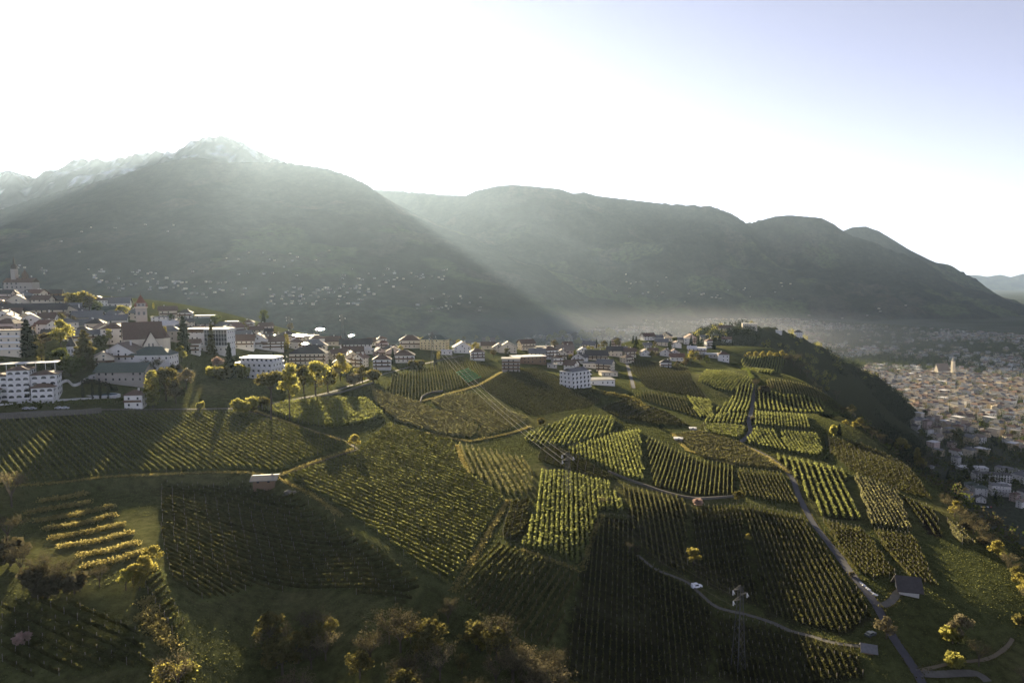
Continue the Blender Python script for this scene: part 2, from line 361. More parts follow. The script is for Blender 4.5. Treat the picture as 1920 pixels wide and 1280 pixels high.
# ---------------------------------------------------------------- vineyards: what grows where
# name, outline in the picture, row direction in the picture, row spacing m, plant style, ground style
FIELDS = [
 ('broad vineyard below the hotel wall', [(0,790),(180,778),(460,774),(530,792),(655,834),(518,886),(470,880),(380,884),(235,888),(110,903),(0,912)], ((350,800),(470,872)), 2.6, 'vine', 'grass'),
 ('large fan shaped vineyard in the centre', [(532,894),(665,848),(725,795),(850,828),(862,868),(900,905),(948,934),(852,1104),(790,1072),(720,1012),(655,965),(585,920)], ((600,880),(900,1000)), 2.65, 'vine', 'grass'),
 ('leafy orchard beside the farm track', [(485,768),(540,758),(620,750),(690,752),(722,780),(690,795),(620,806),(545,790)], ((500,770),(700,770)), 2.4, 'orchard', 'grass'),
 ('curved post vineyard left of the cables', [(693,722),(720,738),(765,750),(800,764),(840,778),(900,800),(890,822),(830,818),(755,795),(728,780),(700,752)], ((700,730),(840,790)), 2.7, 'pale', 'grass'),
 ('rounded post vineyard under the cables', [(803,756),(832,742),(885,738),(940,765),(992,788),(960,806),(905,822),(893,815),(902,800),(842,778)], ((840,745),(940,805)), 2.7, 'pale', 'grass'),
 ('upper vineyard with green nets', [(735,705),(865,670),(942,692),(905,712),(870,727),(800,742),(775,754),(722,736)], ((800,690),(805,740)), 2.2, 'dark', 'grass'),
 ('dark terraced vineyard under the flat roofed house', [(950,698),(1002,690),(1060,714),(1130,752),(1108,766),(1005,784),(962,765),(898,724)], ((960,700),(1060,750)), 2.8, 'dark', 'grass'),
 ('pale steep vineyard with stone edge', [(856,832),(985,862),(1000,878),(1002,920),(985,930),(950,930),(905,903),(880,886)], ((872,838),(905,905)), 2.9, 'pale', 'grass'),
 ('bright green vineyard amid the slope', [(1010,884),(1060,886),(1140,906),(1178,964),(1125,960),(1090,1064),(978,1028),(1002,960)], ((1045,890),(1038,1040)), 2.3, 'lush', 'grass'),
 ('vineyard running down to the dark wood', [(935,1018),(985,1036),(1088,1078),(1034,1225),(965,1200),(862,1128),(856,1110)], ((980,1036),(890,1150)), 2.2, 'olive', 'grass'),
 ('small cross planted vineyard', [(957,942),(996,938),(990,985),(972,1018),(938,1005)], ((950,985),(990,970)), 1.9, 'olive', 'soil'),
 ('fan vineyard below the cable pylon', [(975,824),(1010,806),(1075,782),(1152,784),(1150,812),(1105,826),(1060,840),(1010,838)], ((1105,784),(1085,822)), 2.8, 'lush', 'grass'),
 ('lit vineyard right of the cable pylon', [(1064,842),(1150,816),(1200,808),(1208,905),(1170,898),(1120,872),(1075,855)], ((1160,820),(1182,896)), 2.4, 'lush', 'grass'),
 ('dark striped vineyard above the tree row', [(1210,818),(1262,842),(1312,864),(1378,876),(1378,930),(1300,931),(1225,912)], ((1270,850),(1250,920)), 2.4, 'vine', 'soil'),
 ('smooth tan vineyard beside the road', [(1265,815),(1312,808),(1390,832),(1466,884),(1380,872),(1312,858)], ((1300,815),(1440,872)), 2.0, 'tan', 'grass'),
 ('vineyard strip left of the road bend', [(1382,880),(1470,890),(1500,950),(1440,942),(1388,928)], ((1400,885),(1424,938)), 2.2, 'olive', 'grass'),
 ('boldly striped vineyard right of the road', [(1440,850),(1580,882),(1613,978),(1535,968),(1508,920),(1480,882)], ((1520,868),(1562,972)), 3.7, 'lush', 'soil'),
 ('pale netted vineyard above the barn', [(1600,890),(1682,922),(1712,1000),(1632,988)], ((1612,895),(1668,995)), 2.0, 'pale', 'grass'),
 ('netted vineyard behind the barn', [(1632,994),(1714,1005),(1763,1112),(1702,1082)], ((1650,1000),(1735,1095)), 2.0, 'olive', 'grass'),
 ('vineyard between the road and the barn', [(1542,978),(1622,994),(1685,1088),(1640,1090),(1592,1068)], ((1560,985),(1650,1085)), 2.0, 'olive', 'grass'),
 ('dark ploughed vineyard near the right edge', [(1692,932),(1752,955),(1768,1008),(1742,1003)], ((1710,940),(1756,1005)), 3.0, 'dark', 'black'),
 ('small vineyard by the brown tree belt', [(1773,976),(1800,992),(1836,1028),(1790,1020)], ((1776,980),(1830,1026)), 2.6, 'pale', 'grass'),
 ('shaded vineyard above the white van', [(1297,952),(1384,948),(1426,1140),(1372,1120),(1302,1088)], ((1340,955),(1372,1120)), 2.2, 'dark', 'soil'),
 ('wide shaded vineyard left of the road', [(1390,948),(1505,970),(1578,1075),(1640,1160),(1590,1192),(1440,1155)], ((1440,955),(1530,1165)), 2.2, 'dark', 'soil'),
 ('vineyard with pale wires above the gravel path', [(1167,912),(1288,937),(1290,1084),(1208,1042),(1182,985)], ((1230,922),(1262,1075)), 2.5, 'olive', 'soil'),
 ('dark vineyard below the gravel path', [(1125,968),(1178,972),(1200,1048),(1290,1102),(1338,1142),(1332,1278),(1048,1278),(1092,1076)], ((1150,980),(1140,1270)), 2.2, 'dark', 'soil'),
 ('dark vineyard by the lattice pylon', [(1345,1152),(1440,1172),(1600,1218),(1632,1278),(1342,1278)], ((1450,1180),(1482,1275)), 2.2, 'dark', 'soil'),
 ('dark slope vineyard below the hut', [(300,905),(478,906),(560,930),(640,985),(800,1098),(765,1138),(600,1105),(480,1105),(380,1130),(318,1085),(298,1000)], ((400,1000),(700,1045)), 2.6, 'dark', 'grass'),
 ('striped upper vineyard near the white house', [(1325,695),(1412,712),(1408,720),(1372,736),(1345,732),(1308,716)], ((1388,706),(1368,730)), 3.0, 'lush', 'grass'),
 ('vineyard left of the upper road', [(1388,722),(1412,722),(1406,774),(1376,775),(1340,790),(1346,768)], ((1402,725),(1388,772)), 3.2, 'lush', 'soil'),
 ('vineyard with a streak of sun', [(1288,745),(1334,752),(1338,784),(1312,784)], ((1300,748),(1328,782)), 2.8, 'lush', 'soil'),
 ('evenly striped vineyard right of the upper road', [(1418,727),(1464,742),(1542,753),(1548,775),(1500,774),(1416,768)], ((1450,738),(1456,772)), 3.7, 'lush', 'soil'),
 ('dense green vineyard right of the road', [(1415,773),(1514,781),(1517,807),(1414,798)], ((1470,778),(1474,805)), 2.4, 'lush', 'grass'),
 ('slanting vineyard above the road curve', [(1415,803),(1454,809),(1475,848),(1396,832)], ((1425,806),(1446,842)), 2.8, 'lush', 'grass'),
 ('rounded vineyard above the bold stripes', [(1459,809),(1537,816),(1544,852),(1524,858),(1480,848)], ((1480,812),(1506,852)), 2.4, 'lush', 'grass'),
 ('small lit vineyard left of the road', [(1315,797),(1400,800),(1396,818),(1380,826),(1322,812)], ((1320,800),(1390,815)), 2.2, 'lush', 'grass'),
 ('narrow striped vineyard below the dark field', [(1330,782),(1375,777),(1402,778),(1400,798),(1318,795)], ((1352,780),(1345,795)), 3.0, 'lush', 'soil'),
 ('upper terrace vineyard under the yellow trees', [(1388,673),(1474,671),(1466,690),(1445,703),(1420,699)], ((1452,675),(1424,699)), 3.2, 'lush', 'grass'),
 ('vineyard along the crest', [(1440,712),(1520,726),(1562,750),(1546,756),(1540,750),(1466,738),(1432,720)], ((1480,716),(1490,742)), 2.6, 'tan', 'grass'),
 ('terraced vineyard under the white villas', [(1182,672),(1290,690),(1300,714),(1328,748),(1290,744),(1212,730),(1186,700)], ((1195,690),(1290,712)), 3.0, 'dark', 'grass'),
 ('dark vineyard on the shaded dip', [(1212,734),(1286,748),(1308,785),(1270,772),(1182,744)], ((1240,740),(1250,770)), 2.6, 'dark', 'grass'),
 ('smooth vineyard below the shaded dip', [(1125,766),(1178,748),(1258,777),(1295,800),(1240,798),(1155,784)], ((1130,765),(1260,792)), 2.6, 'dark', 'grass'),
 ('wide dark vineyard on the right shoulder', [(1552,822),(1610,832),(1695,872),(1750,940),(1690,924),(1595,884),(1555,850)], ((1570,830),(1720,900)), 2.6, 'olive', 'grass'),
]
FIELDS += [
 ('dark meadow vineyard at the lower left corner', [(0,1130),(90,1125),(200,1140),(265,1190),(300,1262),(0,1278)], ((40,1180),(220,1262)), 3.2, 'dark', 'grass'),
 ('little vineyard above the lower left wood', [(262,1095),(300,1062),(352,1180),(340,1225)], ((270,1150),(320,1110)), 2.4, 'olive', 'grass'),
 ('dark field at the foot of the fan vineyard', [(1015,838),(1060,844),(1110,872),(1165,905),(1140,902),(1062,884),(1005,866)], ((1030,850),(1150,898)), 3.0, 'dark', 'grass'),
]
STYLE = {  # height from, to, half width, leaves per metre, leaf size
 'vine': (.4, 1.65, .20, 9.5, .38), 'lush': (.3, 2.1, .50, 13.0, .55), 'orchard': (.5, 3.0, .95, 16.0, .65), 'pale': (.3, 2.2, .38, 8.0, .42),
 'dark': (.3, 1.6, .28, 6.0, .42), 'olive': (.4, 1.8, .30, 7.0, .44), 'tan': (.3, 1.6, .40, 8.0, .46)}
M_leafs = {
 'vine': mat_leaf('vine_leaf', (.092, .100, .038), .5, .35, (.26, .265, .08)), 'lush': mat_leaf('lush_vine_leaf', (.115, .135, .048), .5, .3, (.29, .305, .085)),
 'orchard': mat_leaf('orchard_leaf', (.12, .135, .045), .5, .4, (.28, .29, .085)), 'pale': mat_leaf('dry_vine', (.165, .16, .08), .5, .35, (.32, .30, .12)),
 'dark': mat_leaf('dark_vine_leaf', (.062, .064, .026), .45, .5, (.11, .11, .035)), 'olive': mat_leaf('olive_vine', (.085, .08, .033), .45, .5, (.165, .165, .055)),  # the dark style is a plain deeper leaf tone
 'tan': mat_leaf('tan_vine', (.12, .115, .05), .45, .35, (.24, .225, .08)), 'bank': mat_leaf('sunlit_bank_grass', (.20, .175, .07), .5, .45, (.38, .32, .11))}
M_post = mat_plain('post', (.20, .18, .15), .85)
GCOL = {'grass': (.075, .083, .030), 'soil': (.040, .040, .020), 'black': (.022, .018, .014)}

def leaf_cards(pts, size, up_bias=.25, aspect=1.0):
    """one tilted square leaf clump per point"""
    n = len(pts); s = size * (.6 + .8 * rng.random(n))
    nv = rng.normal(size=(n, 3)); nv[:, 2] = nv[:, 2] * (1 + up_bias); nv /= np.linalg.norm(nv, axis=1)[:, None]
    t = rng.normal(size=(n, 3)); t -= (t * nv).sum(1)[:, None] * nv; t /= np.linalg.norm(t, axis=1)[:, None]
    b = np.cross(nv, t); t = t * s[:, None] / 2 * aspect; b = b * s[:, None] / 2
    V = np.stack([pts - t - b, pts + t - b * .6, pts + t * .7 + b, pts - t * .8 + b * .8], 1).reshape(-1, 3)
    return V, np.arange(4 * n).reshape(n, 4)

def posts_geo(p, h, r=.05):
    n = len(p); o = np.array([(-r, -r), (r, -r), (r, r), (-r, r)])
    lo = np.zeros((n, 4, 3)); lo[:, :, :2] = p[:, None, :2] + o; lo[:, :, 2] = p[:, None, 2] - .3
    hi = lo.copy(); hi[:, :, 2] = p[:, None, 2] + h
    V = np.concatenate([lo, hi], 1).reshape(-1, 3); b = np.arange(n)[:, None, None] * 8
    F = np.array([(0, 1, 5, 4), (1, 2, 6, 5), (2, 3, 7, 6), (3, 0, 4, 7), (4, 5, 6, 7)])[None] + b
    return V, F.reshape(-1, 4)

ROWS = []
FIELD_POLYS = []
for fi, (fname, poly, dr, sp, st, gs) in enumerate(FIELDS):
    W3 = ground([p[0] for p in poly], [p[1] for p in poly]); W2 = W3[:, :2]
    FIELD_POLYS.append((W2, gs))
    d3 = ground([dr[0][0], dr[1][0]], [dr[0][1], dr[1][1]]); d = d3[1, :2] - d3[0, :2]; d /= np.linalg.norm(d); nrm = np.array((-d[1], d[0]))
    s = W2 @ d; q = W2 @ nrm
    sp *= .82 if poly[0][0] > 950 else .95
    off = rng.random() * sp
    for c in np.arange(q.min() + off * .5 + .3, q.max(), sp):
        xs = []
        for i in range(len(W2)):
            j = (i + 1) % len(W2); q1, q2 = q[i], q[j]
            if (q1 > c) != (q2 > c): xs.append(s[i] + (s[j] - s[i]) * (c - q1) / (q2 - q1))
        xs.sort()
        for a, b in zip(xs[::2], xs[1::2]):
            a += .6 + rng.random() * .8; b -= .6 + rng.random() * .8
            if b - a < 4: continue
            cc = c + rng.normal() * .08
            mid = d * (a + b) / 2 + nrm * cc; dist = math.hypot(*mid)
            ROWS.append(dict(f=fi, a=a, b=b, c=cc, d=d, n=nrm, st=st, size=(b - a) / dist * (1.3 if st == 'lush' else 1), name=fname))
def nth(n): return '%d%s' % (n, 'th' if 10 <= n % 100 <= 20 else {1: 'st', 2: 'nd', 3: 'rd'}.get(n % 10, 'th'))
for fi in range(len(FIELDS)):
    L = [r for r in ROWS if r['f'] == fi]
    if not L: continue
    across = abs(L[0]['n'][0]) > .6       # rows lying side by side, else one above the other
    for r in L: m_ = r['d'] * (r['a'] + r['b']) / 2 + r['n'] * r['c']; r['key'] = m_[0] / m_[1] if across else -r['c'] * np.sign(r['n'][1])
    L.sort(key=lambda r: r['key'])
    for i, r in enumerate(L): r['ord'] = nth(i + 1) + (' from the left' if across else ' from the top')
ROWS.sort(key=lambda r: -r['size'])
def row_geo(r):
    h0, h1, hw, dens, ls = STYLE[r['st']]; d, nrm = r['d'], r['n']; L = r['b'] - r['a']
    n = max(8, int(L * dens)); t = r['a'] + L * rng.random(n)
    gap = fbm(t, np.full(n, r['c']), 5, 2); keep = gap > -1.05; t = t[keep]; n = len(t)
    wob = .12 * fbm(t, np.full(n, r['c'] * 3), 9, 2)
    o = r['c'] + wob + hw * rng.normal(size=n) * .55
    xy = d * t[:, None] + nrm * o[:, None]
    hh = h1 * (1 + .12 * fbm(t, np.full(n, r['c'] * 1.7), 4, 2))
    z = H(xy[:, 0], xy[:, 1]) + h0 + (hh - h0) * rng.random(n) ** .8
    V, F = leaf_cards(np.column_stack([xy, z]), ls)
    # the leaf wall itself, two leaning curtains from wire to wire
    tr = np.arange(r['a'], r['b'] + .01, 1.1); m = len(tr)
    if m > 2 and r['st'] != 'orchard':
        cw = r['c'] + .12 * fbm(tr, np.full(m, r['c'] * 3), 9, 2); ct = d * tr[:, None] + nrm * cw[:, None]; zz = H(ct[:, 0], ct[:, 1]); hb = hw * .55
        top = np.column_stack([ct, zz + h1 * (.86 + .10 * rng.normal(size=m))]); lo = [np.column_stack([ct + nrm * sgn * (hb * (1 + .3 * rng.normal(size=m)))[:, None], zz + h0 * (.9 + .3 * rng.random(m))]) for sgn in (-1, 1)]
        cv = np.concatenate([lo[0], top, lo[1]]); i = np.arange(m - 1); n0 = len(V)
        cf = np.concatenate([np.stack([i, i + 1, m + i + 1, m + i], 1), np.stack([m + i, m + i + 1, 2 * m + i + 1, 2 * m + i], 1)]) + n0
        V = np.concatenate([V, cv]); F = np.concatenate([F, cf])
    tp = np.arange(r['a'], r['b'] + .1, 5.0 if r['st'] != 'pale' else 4.0); pxy = d * tp[:, None] + nrm * r['c']
    PV, PF = posts_geo(np.column_stack([pxy, H(pxy[:, 0], pxy[:, 1])]), STYLE[r['st']][1] + .45)
    return V, F, PV, PF
NIND = 290
rest = []
for k, r in enumerate(ROWS):
    V, F, PV, PF = row_geo(r)
    if k < NIND:
        mid = r['d'] * (r['a'] + r['b']) / 2 + r['n'] * r['c']; org = np.array((*mid, float(H(*mid))))
        o = link('vine_row', None); o.location = org
        link('foliage', mesh_np('foliage', V - org, F, mat=M_leafs[r['st']]), o)
        tag(o, 'vine row in the %s, %s' % (r['name'], r['ord']), 'vine row', 'vine rows in the ' + r['name'])
        p = link('post', mesh_np('post', PV - org, PF, mat=M_post), o); tag(p, kind='stuff')
    else:
        rest.append((V, F, PV, PF, r['st']))
if rest:
    keys = list(STYLE) + ['post']; vs, fs, mi, base = [], [], [], 0
    for V, F, PV, PF, st in rest:
        for vv, ff, kk in ((V, F, st), (PV, PF, 'post')):
            vs.append(vv); fs.append(ff + base); mi.append(np.full(len(ff), keys.index(kk))); base += len(vv)
    o = link('vine_rows', mesh_np('vine_rows', np.concatenate(vs), np.concatenate(fs), mat=[M_leafs[k] if k != 'post' else M_post for k in keys], mat_idx=np.concatenate(mi)))
    tag(o, 'many further vine rows filling the smaller and farther vineyards', kind='stuff')
print('rows', len(ROWS), 'length', sum(r['b'] - r['a'] for r in ROWS))
for W2, gs in FIELD_POLYS:
    x0, y0 = W2.min(0) - 3; x1, y1 = W2.max(0) + 3
    i0, i1 = np.searchsorted(GX, [x0, x1]); j0, j1 = np.searchsorted(GY, [y0, y1])
    sub = np.s_[j0:j1, i0:i1]; m = inside(W2, MX[sub], MY[sub])
    nn = (1 + .3 * fbm(MX[sub], MY[sub], 14, 3))[..., None]
    C[sub] = np.where(m[..., None], np.array(GCOL[gs]) * nn, C[sub])

# grass banks: long dry grass, its colour brightened to carry the sunlight
def strip_pts(line, n_per_m, hw, h):
    P3 = []
    for a, b in zip(line[:-1], line[1:]):
        L = np.linalg.norm(b[:2] - a[:2]); n = max(2, int(L * n_per_m)); t = rng.random(n)[:, None]
        p = a[:2] + (b[:2] - a[:2]) * t + rng.normal(size=(n, 2)) * hw * .5
        P3.append(np.column_stack([p, H(p[:, 0], p[:, 1]) + h * rng.random(n)]))
    return np.concatenate(P3)
def z3(x, y): return (x / 3, 860 + y / 3)
TERR = [[z3(150,310),z3(330,278),z3(510,250)],[z3(200,355),z3(420,322),z3(640,270)],[z3(250,400),z3(450,372),z3(650,320)],[z3(280,455),z3(490,420),z3(700,370)],[z3(340,500),z3(540,470),z3(750,420)],
        [z3(440,550),z3(610,525),z3(780,475)],[z3(470,610),z3(650,580),z3(820,525)],[z3(230,240),z3(360,225),z3(480,200)]]
TERR2 = [[z3(790,835),z3(860,790)],[z3(780,910),z3(880,840)],[z3(810,950),z3(905,875)],[z3(830,985),z3(920,920)],[z3(880,1015),z3(945,965)],[z3(900,1050),z3(970,1000)],[z3(940,1065),z3(1000,1040)]]
for grp, lines in (('terrace banks in the sunlit hollow at the lower left', TERR), ('short terrace banks above the lower left wood', TERR2)):
    for ln in lines:
        g = ground([p[0] for p in ln], [p[1] for p in ln])
        V, F = leaf_cards(strip_pts(g, 60, 1.5, 1.3), .42)
        org = g.mean(0); o = link('terrace_bank', None); o.location = org; tag(link('grass', mesh_np('grass', V - org, F, mat=M_leafs['bank']), o), kind='stuff')
        tag(o, ('long ' if lines is TERR else 'short ') + 'sun-brightened dry grass terrace bank at the lower left, %s from the top' % nth(sorted(lines, key=lambda q: q[0][1]).index(ln) + 1), 'terrace bank', grp)
EDGES = [[(0,912),(60,909),(120,904),(190,895),(240,892),(320,889),(390,886),(460,886),(520,893)], [(520,893),(590,866),(660,842)], [(850,1110),(880,1060),(915,1000),(952,938)], [(525,898),(580,925),(640,968)], [(480,770),(560,800),(650,830)],
         [(857,835),(866,860),(880,890)], [(1093,1068),(1105,1020),(1128,965)], [(978,1032),(1030,1050),(1085,1070)], [(1385,830),(1440,858),(1480,888)],[(775,756),(830,742),(900,722),(940,698)],[(800,812),(880,828),(960,812),(995,800)],[(1260,812),(1290,845),(1375,872)]]
M_edge = M_leafs['bank']  # edge lines take the same grass colour brightened for sunlight
vs, fs, b0 = [], [], 0
for ln in EDGES:
    g = ground([p[0] for p in ln], [p[1] for p in ln]); V, F = leaf_cards(strip_pts(g, 34, 1.3, .55), .36); vs.append(V); fs.append(F + b0); b0 += len(V)
tag(link('verge_grass', mesh_np('verge_grass', np.concatenate(vs), np.concatenate(fs), mat=M_edge)), 'long grass coloured as sunlit along the edges of the vineyards', kind='stuff')

# ---------------------------------------------------------------- roads and tracks
def spline(pts, n=12):
    p = np.asarray(pts, float); p = np.vstack([2 * p[0] - p[1], p, 2 * p[-1] - p[-2]]); out = []
    for i in range(1, len(p) - 2):
        t = np.linspace(0, 1, n, endpoint=False)[:, None]
        out.append(.5 * ((2 * p[i]) + (-p[i - 1] + p[i + 1]) * t + (2 * p[i - 1] - 5 * p[i] + 4 * p[i + 1] - p[i + 2]) * t ** 2 + (-p[i - 1] + 3 * p[i] - 3 * p[i + 1] + p[i + 2]) * t ** 3))
    return np.vstack(out + [p[-2][None]])
ROADS = []
def road(name, label, px, width, mat, lift=.10):
    width *= .80
    w = ground([p[0] for p in px], [p[1] for p in px])[:, :2]
    c = spline(w, 16)
    # even steps of about 1.5 m
    L = np.concatenate([[0], np.cumsum(np.linalg.norm(np.diff(c, axis=0), axis=1))]); s = np.arange(0, L[-1], 1.5)
    c = np.column_stack([np.interp(s, L, c[:, 0]), np.interp(s, L, c[:, 1])])
    t = np.gradient(c, axis=0); t /= np.linalg.norm(t, axis=1)[:, None]; nn = np.column_stack([-t[:, 1], t[:, 0]])
    K = np.linspace(-.5, .5, 5) * width
    wid = 1 + .12 * fbm(s, s * 0 + width, 8, 2)
    V = []
    for k in K:
        xy = c + nn * (k * wid)[:, None]; V.append(np.column_stack([xy, np.maximum(H(xy[:, 0], xy[:, 1]), H(c[:, 0], c[:, 1]) - .25) + lift]))
    V = np.stack(V, 1); n = len(c); idx = np.arange(n * 5).reshape(n, 5)
    F = np.stack([idx[:-1, :-1], idx[1:, :-1], idx[1:, 1:], idx[:-1, 1:]], -1).reshape(-1, 4)
    o = link(name, mesh_np(name, V.reshape(-1, 3), F, mat=mat, smooth=True)); tag(o, label, kind='structure'); ROADS.append((c, width))
    return c
M_asph = mat_plain('asphalt', (.062, .060, .066), .8, noise=.3, scale=.5)
M_grav = mat_plain('gravel', (.115, .108, .092), .95, noise=.35, scale=.7)
M_track = mat_plain('dirt_track', (.15, .125, .08), .95, noise=.35, scale=.5)
road('road', 'narrow asphalt road winding down between the vineyards', [(1409,721),(1412,740),(1408,775),(1404,790),(1407,806),(1402,818),(1386,830)], 3.6, M_asph)
road('road', 'asphalt road running down to the lower right corner', [(1386,830),(1430,850),(1468,876),(1487,900),(1500,935),(1528,985),(1570,1038),(1600,1080),(1640,1130),(1672,1190),(1712,1250),(1740,1300)], 3.4, M_asph)
road('road', 'grey lane beside the terraced hotel', [(1172,672),(1178,690),(1182,705),(1188,728)], 4.0, M_asph)
road('road', 'lane along the foot of the hotel garden', [(-40,778),(80,771),(200,768),(330,767),(420,766),(470,764),(500,758),(560,747),(630,732),(690,712),(730,698)], 3.2, M_grav)
road('road', 'lane climbing past the hip roofed houses', [(730,698),(760,690),(800,681),(840,672),(872,666)], 3.4, M_grav)
road('track', 'pale farm track crossing the broad vineyard', [(462,770),(520,785),(590,808),(640,824),(672,842)], 1.8, M_track)
road('track', 'farm track between the two big vineyards', [(672,842),(620,858),(560,880),(518,892)], 1.6, M_track)
road('path', 'gravel path between dark vineyards', [(1195,1040),(1228,1066),(1262,1080),(1290,1092),(1312,1112),(1345,1138),(1400,1152),(1445,1166),(1482,1183)], 1.7, M_grav)
road('path', 'gravel path ending at the wooden shed', [(1480,1182),(1520,1192),(1560,1204),(1600,1210),(1634,1212)], 1.6, M_grav)
road('track', 'gravel drive up to the wooden barn', [(1640,1128),(1656,1134),(1672,1126),(1682,1112),(1692,1104)], 3.2, M_grav)
road('track', 'pale gravel yard at the lower right corner', [(1722,1262),(1760,1264),(1800,1262),(1835,1264),(1860,1285)], 3.4, M_grav)
road('track', 'grass track bending through the lower right meadow', [(1725,1256),(1790,1242),(1850,1235),(1885,1215),(1900,1195)], 1.4, M_track)

vs, fs, b0 = [], [], 0
for c, w in ROADS:
    nn = np.gradient(c, axis=0); nn /= np.linalg.norm(nn, axis=1)[:, None]; nn = np.column_stack([-nn[:, 1], nn[:, 0]])
    for sd_ in (-1, 1):
        q = c + nn * sd_ * (w / 2 + .35); V, F = leaf_cards(strip_pts(np.column_stack([q, q[:, 0]]), 5, .5, .3), .34); vs.append(V); fs.append(F + b0); b0 += len(V)
tag(link('roadside_grass', mesh_np('roadside_grass', np.concatenate(vs), np.concatenate(fs), mat=mat_leaf('roadside_leaf', (.085, .082, .035), .45, .5, (.14, .13, .045)))), 'rough grass fringing the roads and tracks', kind='stuff')
# ---------------------------------------------------------------- grass: tufts over the near slopes
M_grass = mat_leaf('grass_tuft', (.075, .084, .030), .5, .4, (.115, .12, .04))
def grass():
    n = 420000; u = rng.random(n) * 2000 - 40; v = 690 + 640 * rng.random(n) ** 1.0
    g = []
    # spread evenly over the land, not over the picture
    X = -330 + 780 * rng.random(n); Y = 110 + 520 * rng.random(n); k = (np.abs(X) < Y * .80 + 25); X, Y = X[k], Y[k]
    k = fbm(X, Y, 26, 3) > -.45; X, Y = X[k], Y[k]
    for c, w in ROADS:
        cc = c[::2]; near_ = np.zeros(len(X), bool)
        for s0 in range(0, len(X), 40000):
            d2 = ((X[s0:s0 + 40000, None] - cc[None, :, 0]) ** 2 + (Y[s0:s0 + 40000, None] - cc[None, :, 1]) ** 2).min(1); near_[s0:s0 + 40000] = d2 < (w / 2 + .9) ** 2
        X, Y = X[~near_], Y[~near_]
    V, F = leaf_cards(np.column_stack([X, Y, H(X, Y) + .10]), .33)
    tag(link('grass', mesh_np('grass', V, F, mat=M_grass)), 'rough grass between the vine rows and on the meadows', kind='stuff')
grass()
M_ground = mat_vcol('meadow_ground', scale=.35, amt=.55, fine=(1.6, .5))
def build_ground():
    ny, nx = MX.shape; idx = np.arange(nx * ny).reshape(ny, nx)
    F = np.stack([idx[:-1, :-1], idx[:-1, 1:], idx[1:, 1:], idx[1:, :-1]], -1).reshape(-1, 4)
    me = mesh_np('ground', np.stack([MX.ravel(), MY.ravel(), MZ.ravel()], 1), F, mat=M_ground, smooth=True)
    vcol(me, np.clip(C, .004, 1).reshape(-1, 3))
    tag(link('ground', me), 'vineyard hillside falling to the broad valley floor', kind='structure')
build_ground()
def build_haze():
    bm = bmesh.new(); x0, x1, y0, y1, z0, z1 = -9700, 18700, -650, 26500, -65, 2250
    v = [bm.verts.new((x, y, z)) for z in (z0, z1) for y in (y0, y1) for x in (x0, x1)]
    for f in ((0, 2, 3, 1), (4, 5, 7, 6), (0, 1, 5, 4), (2, 6, 7, 3), (0, 4, 6, 2), (1, 3, 7, 5)): bm.faces.new([v[i] for i in f])
    me = bpy.data.meshes.new('haze'); bm.to_mesh(me); bm.free()
    m, n, l, out = mat_new('haze_air')
    pv = n.new('ShaderNodeVolumePrincipled'); pv.inputs['Color'].default_value = (.55, .73, 1.0, 1)
    pv.inputs['Density'].default_value = HAZE_DENSITY; pv.inputs['Anisotropy'].default_value = .55
    l.new(pv.outputs[0], out.inputs['Volume'])
    me.materials.append(m)
    o = link('haze', me); tag(o, 'thin sunlit haze filling the valley', kind='stuff')
build_haze()
def build_mist():
    bm = bmesh.new(); bmesh.ops.create_uvsphere(bm, u_segments=40, v_segments=20, radius=1)
    for v in bm.verts: v.co = Vector((v.co.x * 1700, v.co.y * 900, v.co.z * 140))
    me = bpy.data.meshes.new('mist'); bm.to_mesh(me); bm.free()
    m, n, l, out = mat_new('valley_mist'); pv = n.new('ShaderNodeVolumePrincipled'); pv.inputs['Color'].default_value = (.92, .94, 1, 1); 
    tc = n.new('ShaderNodeTexCoord'); sc_ = n.new('ShaderNodeVectorMath'); sc_.operation = 'MULTIPLY'; sc_.inputs[1].default_value = (1 / 1700, 1 / 900, 1 / 140); l.new(tc.outputs['Object'], sc_.inputs[0])
    ln = n.new('ShaderNodeVectorMath'); ln.operation = 'LENGTH'; l.new(sc_.outputs[0], ln.inputs[0])
    mr = n.new('ShaderNodeMapRange'); mr.interpolation_type = 'SMOOTHSTEP'; mr.inputs['From Min'].default_value = .15; mr.inputs['From Max'].default_value = 1.0; mr.inputs['To Min'].default_value = 3.8e-4; mr.inputs['To Max'].default_value = 0
    l.new(ln.outputs['Value'], mr.inputs['Value']); l.new(mr.outputs[0], pv.inputs['Density'])
    pv.inputs['Absorption Color'].default_value = (.5, .5, .5, 1); pv.inputs['Anisotropy'].default_value = .6
    l.new(pv.outputs[0], out.inputs['Volume']); me.materials.append(m); o = link('mist', me); o.location = (650, 3050, 60); o.rotation_euler = (0, 0, R(-8)); tag(o, 'thin bright mist lying along the mountain foot', kind='stuff')
build_mist()
